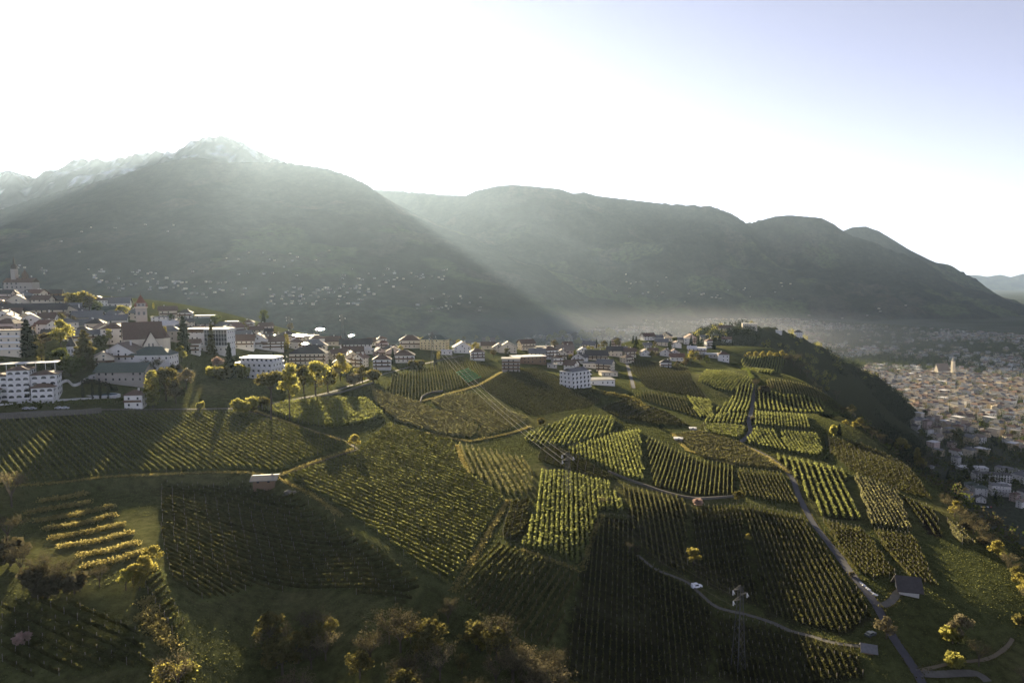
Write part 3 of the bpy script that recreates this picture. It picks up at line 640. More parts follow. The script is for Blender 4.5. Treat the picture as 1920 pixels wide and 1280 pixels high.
# ---------------------------------------------------------------- trees: a few of each kind, copied
M_bark = mat_plain('bark', (.075, .06, .045), .95, noise=.4, scale=2)
M_tree = {
 'lime': mat_leaf('spring_leaf', (.14, .145, .042), .55, .4, (.38, .35, .09)),
 'yellow': mat_leaf('yellow_leaf', (.17, .15, .045), .55, .35, (.36, .31, .08)),
 'green': mat_leaf('green_leaf', (.060, .075, .022), .45, .45, (.12, .14, .03)),
 'olive': mat_leaf('olive_leaf', (.09, .085, .035), .45, .45, (.17, .15, .045)),
 'brown': mat_leaf('brown_twig', (.062, .057, .035), .30, .4, (.115, .10, .052)),
 'tan': mat_leaf('tan_twig', (.115, .10, .060), .35, .35, (.20, .17, .09)),
 'pink': mat_leaf('blossom', (.30, .22, .19), .45, .3, (.42, .30, .24)),
 'conifer': mat_leaf('conifer_needle', (.026, .036, .018), .15, .45, (.045, .06, .02)),
 'cypress': mat_leaf('cypress_needle', (.020, .028, .014), .12, .4, (.03, .045, .015)),
}
def limb(V, F, a, b, r0, r1, k=6):
    a = np.array(a, float); b = np.array(b, float); d = b - a; d /= np.linalg.norm(d)
    u = np.cross(d, (0, 0, 1) if abs(d[2]) < .9 else (1, 0, 0)); u /= np.linalg.norm(u); w = np.cross(d, u); n = len(V)
    for p, r in ((a, r0), (b, r1)):
        for i in range(k): V.append(p + r * (u * math.cos(2 * math.pi * i / k) + w * math.sin(2 * math.pi * i / k)))
    for i in range(k): F.append((n + i, n + (i + 1) % k, n + k + (i + 1) % k, n + k + i))
def tree_proto(form, seed):
    """crown points and trunk for a tree 1 m high: scaled when placed (leaf size is given for a 10 m tree)"""
    g = np.random.default_rng(seed); V, F = [], []; pts = []
    if form == 'round':
        top = .35; limb(V, F, (0, 0, -.05), (.01, .01, .38), .030, .020)
        for i in range(7):
            a = 2 * math.pi * (i + g.random() * .6) / 7; r = .14 + .16 * g.random(); c = np.array((r * math.cos(a), r * math.sin(a), .42 + .38 * g.random()))
            limb(V, F, (.01, .01, .25 + .12 * g.random()), c, .013, .004, 4); m = 110; s = .11 + .06 * g.random()
            q = g.normal(size=(m, 3)); q /= np.linalg.norm(q, axis=1)[:, None]; pts.append(c + q * (s * (.30 + .95 * g.random(m)))[:, None] * (.8 + .4 * g.random(3)))
        for i in range(3):
            c = np.array((.06 * g.normal(), .06 * g.normal(), .76 + .1 * g.random())); m = 110; q = g.normal(size=(m, 3)); q /= np.linalg.norm(q, axis=1)[:, None]; pts.append(c + q * ((.11 + .03 * g.random()) * (.3 + .95 * g.random(m)))[:, None])
        P_, ls, asp = np.concatenate(pts), .058, 1
    elif form == 'column':
        limb(V, F, (0, 0, -.05), (0, 0, .7), .018, .006)
        m = 620; h = .08 + .92 * g.random(m); r = .13 * np.sqrt(np.clip(np.sin(np.pi * (h * .85 + .1)), .02, 1)) * (.5 + .6 * g.random(m)); a = g.random(m) * 2 * math.pi
        P_, ls, asp = np.column_stack([r * np.cos(a), r * np.sin(a), h]), .05, 1
    elif form == 'cypress':
        limb(V, F, (0, 0, -.05), (0, 0, .8), .012, .004)
        m = 420; h = .02 + .98 * g.random(m) ** .9; r = .075 * np.clip(np.sin(np.pi * np.clip(h * .80 + .16, 0, 1)), .02, 1) * (.7 + .4 * g.random(m)); a = g.random(m) * 2 * math.pi
        P_, ls, asp = np.column_stack([r * np.cos(a), r * np.sin(a), h]), .045, 1
    elif form == 'conifer':
        limb(V, F, (0, 0, -.04), (0, 0, .98), .020, .003)
        for t in range(17):
            h = .08 + .053 * t + .012 * g.normal(); R0 = .24 * (1 - h) ** .8 * (.75 + .45 * g.random())
            nb = 7
            for b in range(nb):
                a = 2 * math.pi * (b + g.random()) / nb; m = 7 + int(26 * R0 / .24); rr = R0 * (.2 + .8 * g.random(m)) * (.75 + .4 * g.random())
                aa = a + .22 * g.normal(size=m); pts.append(np.column_stack([rr * np.cos(aa), rr * np.sin(aa), h - .28 * rr + .012 * g.normal(size=m)]))
        P_, ls, asp = np.concatenate(pts), .045, 1
    elif form == 'bare':
        limb(V, F, (0, 0, -.05), (0, 0, .34), .026, .018)
        tips = []
        for i in range(8):
            a = 2 * math.pi * (i + g.random() * .7) / 8; e = np.array((.15 * math.cos(a), .15 * math.sin(a), .5 + .16 * g.random())); limb(V, F, (0, 0, .2 + .14 * g.random()), e, .012, .006, 4)
            for j in range(4):
                f = e + np.array((.13 * math.cos(a) + .09 * g.normal(), .13 * math.sin(a) + .09 * g.normal(), .13 + .12 * g.random())); limb(V, F, e, f, .006, .0025, 3); tips.append((e, f))
        for e, f in tips:
            m = 34; t = g.random(m)[:, None]; pts.append(e + (f - e) * (.3 + .85 * t) + .045 * g.normal(size=(m, 3)))
        P_, ls, asp = np.concatenate(pts), .040, .35
    elif form == 'umbrella':
        limb(V, F, (0, 0, -.04), (.02, 0, .62), .018, .012)
        for i in range(9):
            a = 2 * math.pi * i / 9; c = np.array((.13 * math.cos(a) * (.5 + .7 * g.random()), .13 * math.sin(a), .70 + .12 * g.random())); limb(V, F, (.02, 0, .55), c, .008, .003, 4)
            m = 90; q = g.normal(size=(m, 3)); q /= np.linalg.norm(q, axis=1)[:, None]; pts.append(c + q * np.array((.09, .09, .075)) * (.5 + .6 * g.random(m))[:, None])
        P_, ls, asp = np.concatenate(pts), .040, 1
    elif form == 'tall':
        limb(V, F, (0, 0, -.03), (.01, 0, .8), .013, .005)
        for i in range(12):
            a = 2 * math.pi * i / 5 + g.random(); h = .5 + .42 * i / 12; c = np.array((.11 * math.cos(a) * (1.15 - h * .6), .11 * math.sin(a) * (1.15 - h * .6), h)); limb(V, F, (.01, 0, h - .12), c, .006, .002, 4)
            m = 75; q = g.normal(size=(m, 3)); q /= np.linalg.norm(q, axis=1)[:, None]; pts.append(c + q * .075 * (.4 + .7 * g.random(m))[:, None])
        P_, ls, asp = np.concatenate(pts), .034, 1
    else:  # bush
        for i in range(6):
            a = 2 * math.pi * i / 6; c = np.array((.32 * math.cos(a) * g.random(), .32 * math.sin(a), .40 + .22 * g.random())); m = 95
            q = g.normal(size=(m, 3)); q /= np.linalg.norm(q, axis=1)[:, None]; pts.append(c + q * (.30 * (.3 + .9 * g.random(m)))[:, None] * np.array((1, 1, 1.1)))
        limb(V, F, (0, 0, -.1), (0, 0, .4), .05, .03)
        P_, ls, asp = np.concatenate(pts), .17, 1
    P_ = P_[P_[:, 2] > .0]
    LV, LF = leaf_cards(P_, ls, aspect=asp)
    return (np.array(V), np.array(F)), (LV, LF)
FORM_N = {'round': 4, 'column': 2, 'cypress': 2, 'conifer': 3, 'bare': 4, 'umbrella': 1, 'tall': 2, 'bush': 3}
PROTO = {}
def proto(form, k, leaf):
    key = (form, k, leaf)
    if key not in PROTO:
        base = (form, k)
        if base not in PROTO: PROTO[base] = tree_proto(form, 100 * list(FORM_N).index(form) + k)
        (TV, TF), (LV, LF) = PROTO[base]
        quad = TF if len(TF) else np.zeros((0, 4), int)
        PROTO[key] = (mesh_np('trunk', TV, quad, mat=M_bark, smooth=True), mesh_np('crown', LV, LF, mat=M_tree[leaf]))
    return PROTO[key]
TREE_NAME = {'round': 'broadleaf_tree', 'tall': 'broadleaf_tree', 'column': 'poplar_tree', 'cypress': 'cypress_tree', 'conifer': 'conifer_tree', 'bare': 'bare_tree', 'umbrella': 'umbrella_pine', 'bush': 'shrub'}
TREE_CAT = {'broadleaf_tree': 'tree', 'poplar_tree': 'tree', 'cypress_tree': 'cypress', 'conifer_tree': 'conifer', 'bare_tree': 'tree', 'umbrella_pine': 'pine tree', 'shrub': 'shrub'}
LEAF_WORD = {'lime': 'yellow green', 'yellow': 'bright yellow', 'green': 'mid green', 'olive': 'olive green', 'brown': 'brown', 'tan': 'tan', 'pink': 'pale blossoming', 'conifer': 'dark green', 'cypress': 'blackish green'}
TREES = []
def tree_at(x, y, h, form, leaf, zone, label=None, wide=1.0, z=None):
    TREES.append(dict(x=float(x), y=float(y), z=float(H(x, y)) if z is None else z, h=float(h), form=form, leaf=leaf, zone=zone, label=label, wide=wide))
def tree_px(u, v, hpx, form, leaf, zone, label=None, wide=1.0):
    g = ground(u, v)[0]; tree_at(g[0], g[1], hpx * np.linalg.norm(g - (0, 0, CZ)) / 1280 * 1.02, form, leaf, zone, label, wide)

ORD = ['first', 'second', 'third', 'fourth', 'fifth', 'sixth', 'seventh', 'eighth', 'ninth', 'tenth', 'eleventh', 'twelfth', 'thirteenth', 'fourteenth', 'fifteenth', 'sixteenth', 'seventeenth', 'eighteenth', 'nineteenth', 'twentieth',
       'twenty-first', 'twenty-second', 'twenty-third', 'twenty-fourth', 'twenty-fifth', 'twenty-sixth', 'twenty-seventh', 'twenty-eighth', 'twenty-ninth', 'thirtieth', 'thirty-first', 'thirty-second', 'thirty-third', 'thirty-fourth', 'thirty-fifth', 'thirty-sixth', 'thirty-seventh', 'thirty-eighth', 'thirty-ninth', 'fortieth']
def number_labels(items, phrase):
    """things that look alike in one place are told apart by their order from left to right as seen from the hillside"""
    groups = {}
    for t in items:
        if not t['label']: groups.setdefault(phrase(t), []).append(t)
    for ph, L in groups.items():
        L.sort(key=lambda t: t['x'] / t['y'])
        for i, t in enumerate(L):
            t['label'] = ph if len(L) == 1 else '%s, %s from the left' % (ph, ORD[i] if i < len(ORD) else 'number %d' % (i + 1))
def build_trees():
    number_labels(TREES, lambda t: '%s %s %s' % (LEAF_WORD[t['leaf']], TREE_NAME[t['form']].replace('_tree', ' tree').replace('_', ' '), t['zone']))
    for i, t in enumerate(TREES):
        nm = TREE_NAME[t['form']]; tm, cm = proto(t['form'], i % FORM_N[t['form']], t['leaf'])
        o = link(nm, None); o.location = (t['x'], t['y'], t['z']); o.rotation_euler = (0, 0, rng.random() * 6.28)
        w = t['wide'] * (.92 + .16 * rng.random()); o.scale = (t['h'] * w, t['h'] * w, t['h'])
        tag(o, t['label'], TREE_CAT[nm], {'shrub': 'shrubs', 'cypress_tree': 'cypresses'}.get(nm, nm.replace('_', ' ') + 's') + ' ' + t['zone'])
        link('trunk', tm, o); link('crown', cm, o)

T = tree_px
V_ = 'in the village gardens'
# the left part of the village
T(114,652,46,'round','lime','','large bright yellow green tree left of the church'); T(52,668,58,'conifer','conifer','','large dark conifer behind the white hotel roof', 1.15)
T(85,652,24,'round','tan','','pinkish tan tree beside the large dark conifer'); T(78,682,30,'column','yellow','','slender bright yellow tree at the end of the white hotel', 1.2)
T(160,692,64,'conifer','olive','','tall layered cedar between the turret and the barn', 1.35); T(116,702,42,'round','green','','round dark tree on the terrace above the pool'); T(133,704,32,'bush','green','','dark clipped bush below the turret')
T(115,615,24,'round','olive',V_); T(137,615,20,'round','tan',V_); T(228,603,27,'round','lime','','yellow green tree just left of the church tower')
for u, v, h, lf in ((160,583,32,'yellow'),(148,578,26,'lime'),(135,580,26,'olive'),(168,585,26,'tan'),(128,572,20,'yellow')): T(u,v,h,'round',lf,'behind the upper roofs')
T(182,590,22,'round','green',V_); T(205,652,32,'tall','lime',V_); T(190,648,18,'bush','green',V_); T(310,642,26,'column','yellow','','slender yellow tree against the church choir')
T(345,664,66,'conifer','conifer','','tall narrow spruce right of the church', .8); T(397,664,52,'conifer','olive','','yellowish conifer in front of the flat roofed hotel', .75); T(431,708,62,'conifer','conifer','','broad dark conifer beside the terraced hotel', .8)
T(408,694,24,'round','pink','','pale blossoming tree left of the terraced hotel'); T(452,708,26,'bush','lime','','round yellow green bush at the foot of the terraced hotel'); T(287,764,60,'column','lime','','tall yellow green tree beside the small white house', 1.3)
T(312,752,58,'round','olive',V_,None,1.1); T(350,730,36,'round','tan',V_); T(288,712,40,'bare','brown',V_); T(325,706,22,'round','olive',V_); T(336,704,20,'round','brown',V_); T(418,712,24,'bush','olive',V_); T(400,708,20,'bush','lime',V_); T(330,756,40,'round','brown',V_); T(300,735,34,'round','olive',V_); T(375,768,14,'bush','lime',V_)
T(508,788,94,'umbrella','olive','','tall umbrella pine on a bare trunk by the track', 1.15); T(543,788,104,'tall','lime','','very tall slim trunked tree beside the umbrella pine', 1.05)
T(592,742,64,'round','lime','above the lane bend',None,.95); T(570,738,52,'round','olive','above the lane bend'); T(615,736,44,'round','olive','above the lane bend'); T(638,714,52,'round','yellow','','large golden tree right of the hip roofed hotel', .75)
T(452,774,26,'bush','lime','beside the gravel turning place'); T(475,766,22,'bush','lime','beside the gravel turning place'); T(494,764,20,'bush','olive','beside the gravel turning place')
T(680,718,34,'round','olive',V_); T(700,716,24,'bush','olive',V_); T(664,722,22,'bush','tan',V_); T(537,658,30,'column','yellow','','bright yellow column tree left of the hip roofed hotel', 1.3); T(457,630,24,'round','lime',V_); T(495,606,24,'round','green','','dark round tree alone on the rim of the shelf'); T(690,634,20,'round','yellow',V_)
T(640,626,22,'cypress','cypress','on the rim behind the village'); T(658,624,22,'cypress','cypress','on the rim behind the village'); T(682,634,22,'round','yellow','on the rim behind the village'); T(545,622,16,'round','tan','on the rim behind the village'); T(560,640,16,'round','tan','on the rim behind the village')
T(816,684,20,'conifer','conifer','','small dark conifer at the foot of the village pylon'); T(822,676,18,'column','yellow','','thin yellow tree beside the village pylon', 1.2); T(714,652,12,'bush','lime',V_); T(775,690,16,'bush','olive',V_); T(790,688,14,'bush','olive',V_); T(845,648,14,'round','yellow',V_)
for u, v, h, lf in ((893,640,12,'lime'),(915,642,12,'yellow'),(932,640,12,'lime'),(870,640,10,'yellow'),(925,670,16,'tan'),(860,650,14,'yellow')): T(u,v,h,'round',lf,'among the middle roofs')
for i, (u, v, h) in enumerate(((1040,640,18),(1055,642,24),(1078,642,20),(1092,642,24),(1104,640,18),(1118,640,20),(1130,640,22),(1142,638,24),(1152,638,18),(1165,638,18),(1175,640,14),(1030,642,16),(1085,650,18),(1112,650,16))): T(u,v,h,'round',['lime','yellow','olive','lime'][i % 4],'behind the slope hotel',None,1.15)
T(1187,644,16,'conifer','conifer','','lone dark conifer on the rim beyond the sunny trees'); T(1040,668,22,'cypress','cypress','','dark cypress at the end of the long flat roof'); T(973,650,14,'conifer','conifer',V_)
for u, v, h, lf in ((1050,680,14,'lime'),(1060,684,12,'olive'),(1070,676,12,'yellow'),(1195,652,14,'green'),(1202,660,16,'green'),(1190,668,12,'lime'),(1180,662,12,'yellow'),(1222,672,16,'olive'),(1228,652,12,'tan'),(1285,690,20,'tan'),(1305,672,14,'lime'),(1325,682,14,'green'),(1270,690,14,'tan'),(1295,668,12,'olive'),(1312,680,16,'brown')): T(u,v,h,'round',lf,'among the right villas')
for u, h in ((1396,8),(1405,12),(1417,13),(1430,13),(1443,14),(1455,11),(1466,15),(1475,9)): T(u,672,h,'round','yellow','in the golden row')
T(1488,690,26,'bare','brown','on the dark hill shoulder',None,1.2); T(1500,700,22,'bare','brown','on the dark hill shoulder',None,1.3); T(1513,708,16,'bare','tan','on the dark hill shoulder'); T(1475,684,18,'bare','brown','on the dark hill shoulder')
T(1417,730,20,'bare','brown','at the top of the winding road'); T(1432,738,16,'bush','brown','at the top of the winding road'); T(1443,738,16,'bare','brown','at the top of the winding road'); T(1412,788,7,'bush','tan','','little tan bush beside the winding road')
T(1550,734,10,'round','lime','','small lime tree at the end of the crest vineyard'); T(1568,750,20,'bare','brown','','brown bare tree at the end of the crest vineyard'); T(1573,816,20,'conifer','cypress','','small dark conifer on the right shoulder', 1.1); T(1563,814,16,'bush','lime','','lime bush beside the small dark conifer')
BELT = 'in the right hand tree belt'
for u, v, h, fm, lf in ((1596,775,16,'round','yellow'),(1586,800,12,'round','yellow'),(1603,805,14,'round','yellow'),(1612,800,16,'round','olive'),(1622,812,14,'bare','brown'),(1635,822,16,'bare','brown'),(1650,830,16,'bare','brown'),(1580,775,12,'bare','brown'),(1660,836,14,'bush','brown'),
   (1690,850,26,'round','yellow'),(1682,848,16,'round','olive'),(1719,872,28,'column','yellow'),(1727,880,20,'round','yellow'),(1733,888,18,'bare','tan'),(1742,893,14,'bare','tan'),(1780,960,24,'bare','tan'),(1790,968,26,'round','yellow'),(1800,978,26,'bare','tan'),(1812,988,26,'bare','brown'),(1825,1000,28,'bare','brown'),(1838,1012,28,'bare','tan'),(1848,1020,22,'bare','brown'),(1770,945,18,'bare','brown'),
   (1858,1030,22,'bare','tan'),(1870,1044,26,'round','yellow'),(1880,1052,18,'round','lime'),(1890,1066,24,'bare','tan'),(1900,1078,22,'bare','brown'),(1908,1090,24,'round','olive'),(1914,1104,24,'round','yellow'),(1922,1120,26,'round','yellow'),(1932,1138,26,'bare','tan'),(1950,1160,30,'round','olive'),(1845,1022,14,'bush','brown'),(1815,995,16,'bush','brown')): T(u,v,h,fm,lf,BELT,None,1.2)
# among the vineyards
T(665,842,28,'round','yellow','','small crooked yellow tree where the farm tracks meet', 1.0); T(1014,797,14,'bush','olive','','round olive bush left of the fan vineyard'); T(1300,1060,32,'round','yellow','','bright yellow tree above the white van', 1.1); T(1385,942,22,'round','olive','','round olive tree below the striped vineyards', 1.15)
T(1308,948,14,'bush','pink','','small pale blossoming bush at the vineyard corner'); T(1403,1014,14,'round','yellow','','small yellow tree at the edge of the shaded vineyards', 1.2); T(1130,948,18,'bare','tan','','grey bare bush at the end of the bright green vineyard', 1.2); T(1180,1034,18,'bare','brown','','bare shrub at the head of the gravel path', 1.2); T(1194,1036,12,'bush','brown','','low brown bush at the head of the gravel path')
T(1662,1196,36,'round','tan','','tan bare tree beside the asphalt road', 1.15); T(1797,1205,44,'round','tan','','large tan tree in the lower right meadow', 1.0); T(1786,1205,26,'bush','lime','','lime bush under the large tan tree'); T(1790,1180,18,'round','lime','','small lime tree behind the large tan tree'); T(1835,1248,38,'bare','brown','','brown bare tree by the grass track', 1.0); T(1791,1252,22,'bush','lime','','round lime bush by the gravel yard')
T(1597,1080,8,'bush','tan','','tiny orange bush on the road verge'); T(1913,1172,16,'bush','olive','','pale bush at the right edge of the meadow'); T(1918,1285,26,'bare','tan','','tan tree in the lower right corner'); T(1240,804,10,'bush','cypress','','dark bush left of the small white shed'); T(1318,806,12,'bare','brown','','brown bush right of the small white shed')
T(558,955,6,'bush','olive','','little bush beside the stone heap by the hut')
# lower left
T(22,950,58,'bare','tan','','grey bare tree at the left edge below the bank', 1.0)
for u, v, h, fm, lf in ((15,1020,50,'bare','brown'),(40,1080,50,'bare','brown'),(75,1098,52,'bare','brown'),(62,1105,36,'bush','brown'),(100,1100,40,'bare','brown'),(122,1108,52,'bare','brown'),(140,1112,34,'bush','brown'),(20,1060,40,'bush','brown'),(90,1120,36,'bush','brown'),(187,1100,36,'bare','brown')): T(u,v,h,fm,lf,'beside the terraced hollow')
for u, v, h, lf in ((286,1058,32,'yellow'),(270,1092,46,'yellow'),(250,1098,36,'yellow'),(236,1106,34,'lime'),(262,1106,26,'yellow')): T(u,v,h,'round',lf,'below the terraced hollow',None,1.1)
T(42,1208,18,'bush','pink','','small silvery bush on the dark meadow'); T(335,1300,66,'bare','tan','','large tan tree at the bottom edge',1.15); T(310,1292,42,'round','yellow','','yellow tree at the bottom edge of the picture',1.1); T(352,1275,30,'bush','lime','','lime bush beside the large tan tree at the bottom edge')
WOODZ = 'in the bottom wood'
for i in range(46):
    u = 500 + 560 * rng.random(); v = 1175 + 150 * rng.random()
    if v < 1150 + max(0, (u - 860)) * .5 + max(0, 620 - u) * .15: v += 70
    T(u, v + 22, 44 + 20 * rng.random(), ['bare', 'bare', 'bare', 'round'][i % 4], ['brown', 'brown', 'tan', 'olive'][i % 4], WOODZ, None, 1.25)
for u, v, h, lf in ((770,1205,40,'yellow'),(797,1238,48,'olive'),(816,1165,16,'yellow'),(862,1205,16,'yellow'),(900,1225,32,'yellow'),(866,1262,36,'olive'),(620,1190,32,'olive'),(585,1175,26,'brown'),(840,1168,36,'brown'),(845,1150,30,'brown'),(1000,1295,60,'tan'),(960,1275,56,'tan'),(930,1290,60,'tan')): T(u,v,h,'round' if lf in ('yellow','olive') else 'bare',lf,WOODZ,None,1.0)

def garden_trees():
    P_ = [(0,560),(150,560),(330,575),(560,630),(760,645),(1180,642),(1340,650),(1360,668),(1280,688),(1160,672),(1000,672),(900,668),(760,690),(700,706),(560,720),(440,714),(330,740),(200,720),(90,690),(0,690)]
    W_ = ground([p[0] for p in P_], [p[1] for p in P_])[:, :2]; lo, hi = W_.min(0), W_.max(0); k = t = 0; occ = [(q['x'], q['y'], 3) for q in TREES]
    mix = ['lime', 'olive', 'green', 'yellow', 'yellow', 'lime', 'olive', 'tan']
    while k < 340 and t < 26000:
        t += 1; p = lo + (hi - lo) * rng.random(2)
        if not inside(W_, p[0], p[1]) or any(math.hypot(p[0] - a, p[1] - b) < r * .95 + 1.5 for a, b, r in USED) or any(math.hypot(p[0] - a, p[1] - b) < r for a, b, r in occ) or any(np.min(np.hypot(c[:, 0] - p[0], c[:, 1] - p[1])) < w / 2 + 1.5 for c, w in ROADS): continue
        u = 960 + 1280 * p[0] / p[1]; zone = 'in the upper left village' if u < 250 else 'around the church' if u < 420 else 'near the hipped hotel' if u < 640 else 'along the middle rim' if u < 900 else 'near the slope hotel' if u < 1150 else 'among the right villas'
        f = ['round', 'round', 'bush', 'round', 'conifer', 'bush', 'round', 'cypress'][k % 8] if k < 230 else ['bush', 'column', 'bush'][k % 3]; lf = mix[int(rng.integers(8))] if f not in ('conifer', 'cypress') else f
        tree_at(p[0], p[1], {'round': 7 + 6 * rng.random(), 'bush': 2.5 + 2 * rng.random(), 'conifer': 9 + 7 * rng.random(), 'cypress': 6 + 5 * rng.random(), 'column': 6 + 5 * rng.random()}[f], f, lf, zone); occ.append((p[0], p[1], 3)); k += 1
# ---------------------------------------------------------------- buildings
WALLS = {'white': (.66, .64, .59), 'cream': (.62, .55, .42), 'ochre': (.48, .39, .25), 'pink': (.52, .41, .35), 'grey': (.40, .39, .37), 'stone': (.34, .31, .27), 'brown': (.16, .105, .065), 'yellow': (.62, .52, .28)}
ROOFS = {'brown': (.115, .075, .055), 'dark': (.055, .05, .048), 'grey': (.14, .14, .14), 'red': (.155, .088, .062), 'green': (.085, .105, .085), 'pale': (.55, .54, .52), 'tan': (.20, .16, .125)}
M_wall = {k: mat_plain('plaster_' + k, c, .9, noise=.10, scale=.35) for k, c in WALLS.items()}
M_roof = {k: mat_plain('roof_' + k, c, .8, noise=.35, scale=1.2) for k, c in ROOFS.items()}
M_glass = mat_plain('window_glass', (.030, .034, .040), .12, noise=.3, scale=.3, spec=.6)
M_wood = mat_plain('dark_timber', (.12, .075, .045), .8, noise=.35, scale=2)
M_white = mat_plain('white_paint', (.64, .63, .60), .6, noise=.08, scale=.6)
M_metal = mat_plain('galvanised_steel', (.08, .08, .078), .6, .2, noise=.2, scale=1)
M_water = mat_plain('pool_water', (.02, .16, .30), .06, noise=.2, scale=.4, spec=.6)
M_stone = mat_plain('stone', (.13, .12, .10), .95, noise=.5, scale=1.4)
M_panel = mat_plain('solar_glint_glass', (.5, .5, .5), .10, .9, noise=.1, scale=.3)

class Geo:
    def __init__(s): s.v, s.f = [], []
    def box(s, x0, x1, y0, y1, z0, z1):
        n = len(s.v); s.v += [(x, y, z) for z in (z0, z1) for y in (y0, y1) for x in (x0, x1)]
        s.f += [tuple(n + i for i in q) for q in ((0, 2, 3, 1), (4, 5, 7, 6), (0, 1, 5, 4), (2, 6, 7, 3), (0, 4, 6, 2), (1, 3, 7, 5))]
    def poly(s, pts): n = len(s.v); s.v += [tuple(p) for p in pts]; s.f.append(tuple(range(n, n + len(pts))))
    def slab(s, pts, t):
        """a flat polygon given some thickness downwards"""
        n = len(s.v); k = len(pts); s.v += [tuple(p) for p in pts] + [(p[0], p[1], p[2] - t) for p in pts]
        s.f.append(tuple(range(n, n + k))); s.f.append(tuple(range(n + 2 * k - 1, n + k - 1, -1)))
        for i in range(k): s.f.append((n + i, n + k + i, n + k + (i + 1) % k, n + (i + 1) % k))
    def prism(s, ring, z0, z1):
        n = len(s.v); k = len(ring); s.v += [(x, y, z0) for x, y in ring] + [(x, y, z1) for x, y in ring]
        for i in range(k): s.f.append((n + i, n + (i + 1) % k, n + k + (i + 1) % k, n + k + i))
        s.f.append(tuple(range(n + k, n + 2 * k))); s.f.append(tuple(range(n + k - 1, n - 1, -1)))
    def cone(s, ring, z0, apex):
        n = len(s.v); k = len(ring); s.v += [(x, y, z0) for x, y in ring] + [tuple(apex)]
        for i in range(k): s.f.append((n + i, n + (i + 1) % k, n + k))
        s.f.append(tuple(range(n + k - 1, n - 1, -1)))
    def bar(s, a, b, r):
        a, b = np.array(a, float), np.array(b, float); d = b - a; d /= np.linalg.norm(d) + 1e-9
        u = np.cross(d, (0, 0, 1) if abs(d[2]) < .9 else (1, 0, 0)); u /= np.linalg.norm(u); w = np.cross(d, u); n = len(s.v)
        for p in (a, b):
            for c1, c2 in ((1, 1), (-1, 1), (-1, -1), (1, -1)): s.v.append(tuple(p + r * (u * c1 + w * c2)))
        s.f += [tuple(n + i for i in q) for q in ((0, 1, 5, 4), (1, 2, 6, 5), (2, 3, 7, 6), (3, 0, 4, 7), (3, 2, 1, 0), (4, 5, 6, 7))]
    def mesh(s, name, mat, loc=(0, 0, 0)):
        me = bpy.data.meshes.new(name); me.from_pydata([(v[0] - loc[0], v[1] - loc[1], v[2] - loc[2]) for v in s.v], [], s.f); me.materials.append(mat); return me
    def build(s, name, mat, parent=None, kind=None):
        o = link(name, s.mesh(name, mat), parent)
        if kind: o['kind'] = kind
        return o

def gable_body(g, w, d, h, rh, ridge, below=4):
    x, y = w / 2, d / 2
    g.box(-x, x, -y, y, -below, h)
    if ridge == 'x':
        for sx in (-x, x): g.poly([(sx, -y, h), (sx, y, h), (sx, 0, h + rh)] if sx > 0 else [(sx, y, h), (sx, -y, h), (sx, 0, h + rh)])
    else:
        for sy in (-y, y): g.poly([(x, sy, h), (-x, sy, h), (0, sy, h + rh)] if sy > 0 else [(-x, sy, h), (x, sy, h), (0, sy, h + rh)])
def gable_roof(g, w, d, h, rh, ridge, ov=1.15, t=.25):
    x, y = w / 2, d / 2
    if ridge == 'x':
        k = rh / y; e = h - k * ov + t
        for s in (-1, 1): g.slab([(-x - ov, s * (y + ov), e), (x + ov, s * (y + ov), e), (x + ov, 0, h + rh + t), (-x - ov, 0, h + rh + t)][::s * -1 or 1], t)
    else:
        k = rh / x; e = h - k * ov + t
        for s in (-1, 1): g.slab([(s * (x + ov), -y - ov, e), (s * (x + ov), y + ov, e), (0, y + ov, h + rh + t), (0, -y - ov, h + rh + t)][::s], t)
def hip_roof(g, w, d, h, rh, ov=.8, t=.25):
    x, y = w / 2 + ov, d / 2 + ov; r = max(0, w / 2 - d / 2) if w >= d else 0; q = max(0, d / 2 - w / 2) if d > w else 0
    b = [(-x, -y, h), (x, -y, h), (x, y, h), (-x, y, h)]; tL, tR = (-r, -q, h + rh), (r, q, h + rh)
    if w >= d:
        for f in ([b[0], b[1], tR, tL], [b[2], b[3], tL, tR], [b[1], b[2], tR], [b[3], b[0], tL]): g.poly(f)
    else:
        for f in ([b[1], b[2], tR, tL], [b[3], b[0], tL, tR], [b[0], b[1], tL], [b[2], b[3], tR]): g.poly(f)
    g.poly(b[::-1])
def windows(g, w, d, h, st, ww=.95, wh=1.25, step=3.6, sides=True, arch=False):
    fh = h / st; n = max(1, int(w / step))
    for k in range(st):
        z = k * fh + fh * .32
        for i in range(n):
            if rng.random() < .18: continue
            cx = -w / 2 + w * (i + .5) / n + rng.normal() * .15; g.box(cx - ww / 2, cx + ww / 2, -d / 2 - .05, -d / 2 + .1, z, z + wh)
        if sides:
            m = max(1, int(d / step))
            for i in range(m):
                cy = -d / 2 + d * (i + .5) / m
                for s in (-1, 1): g.box(s * w / 2 - .1, s * w / 2 + .05 * s + .1 * (s < 0) + (0.0), cy - ww / 2, cy + ww / 2, z, z + wh) if s > 0 else g.box(-w / 2 - .05, -w / 2 + .1, cy - ww / 2, cy + ww / 2, z, z + wh)

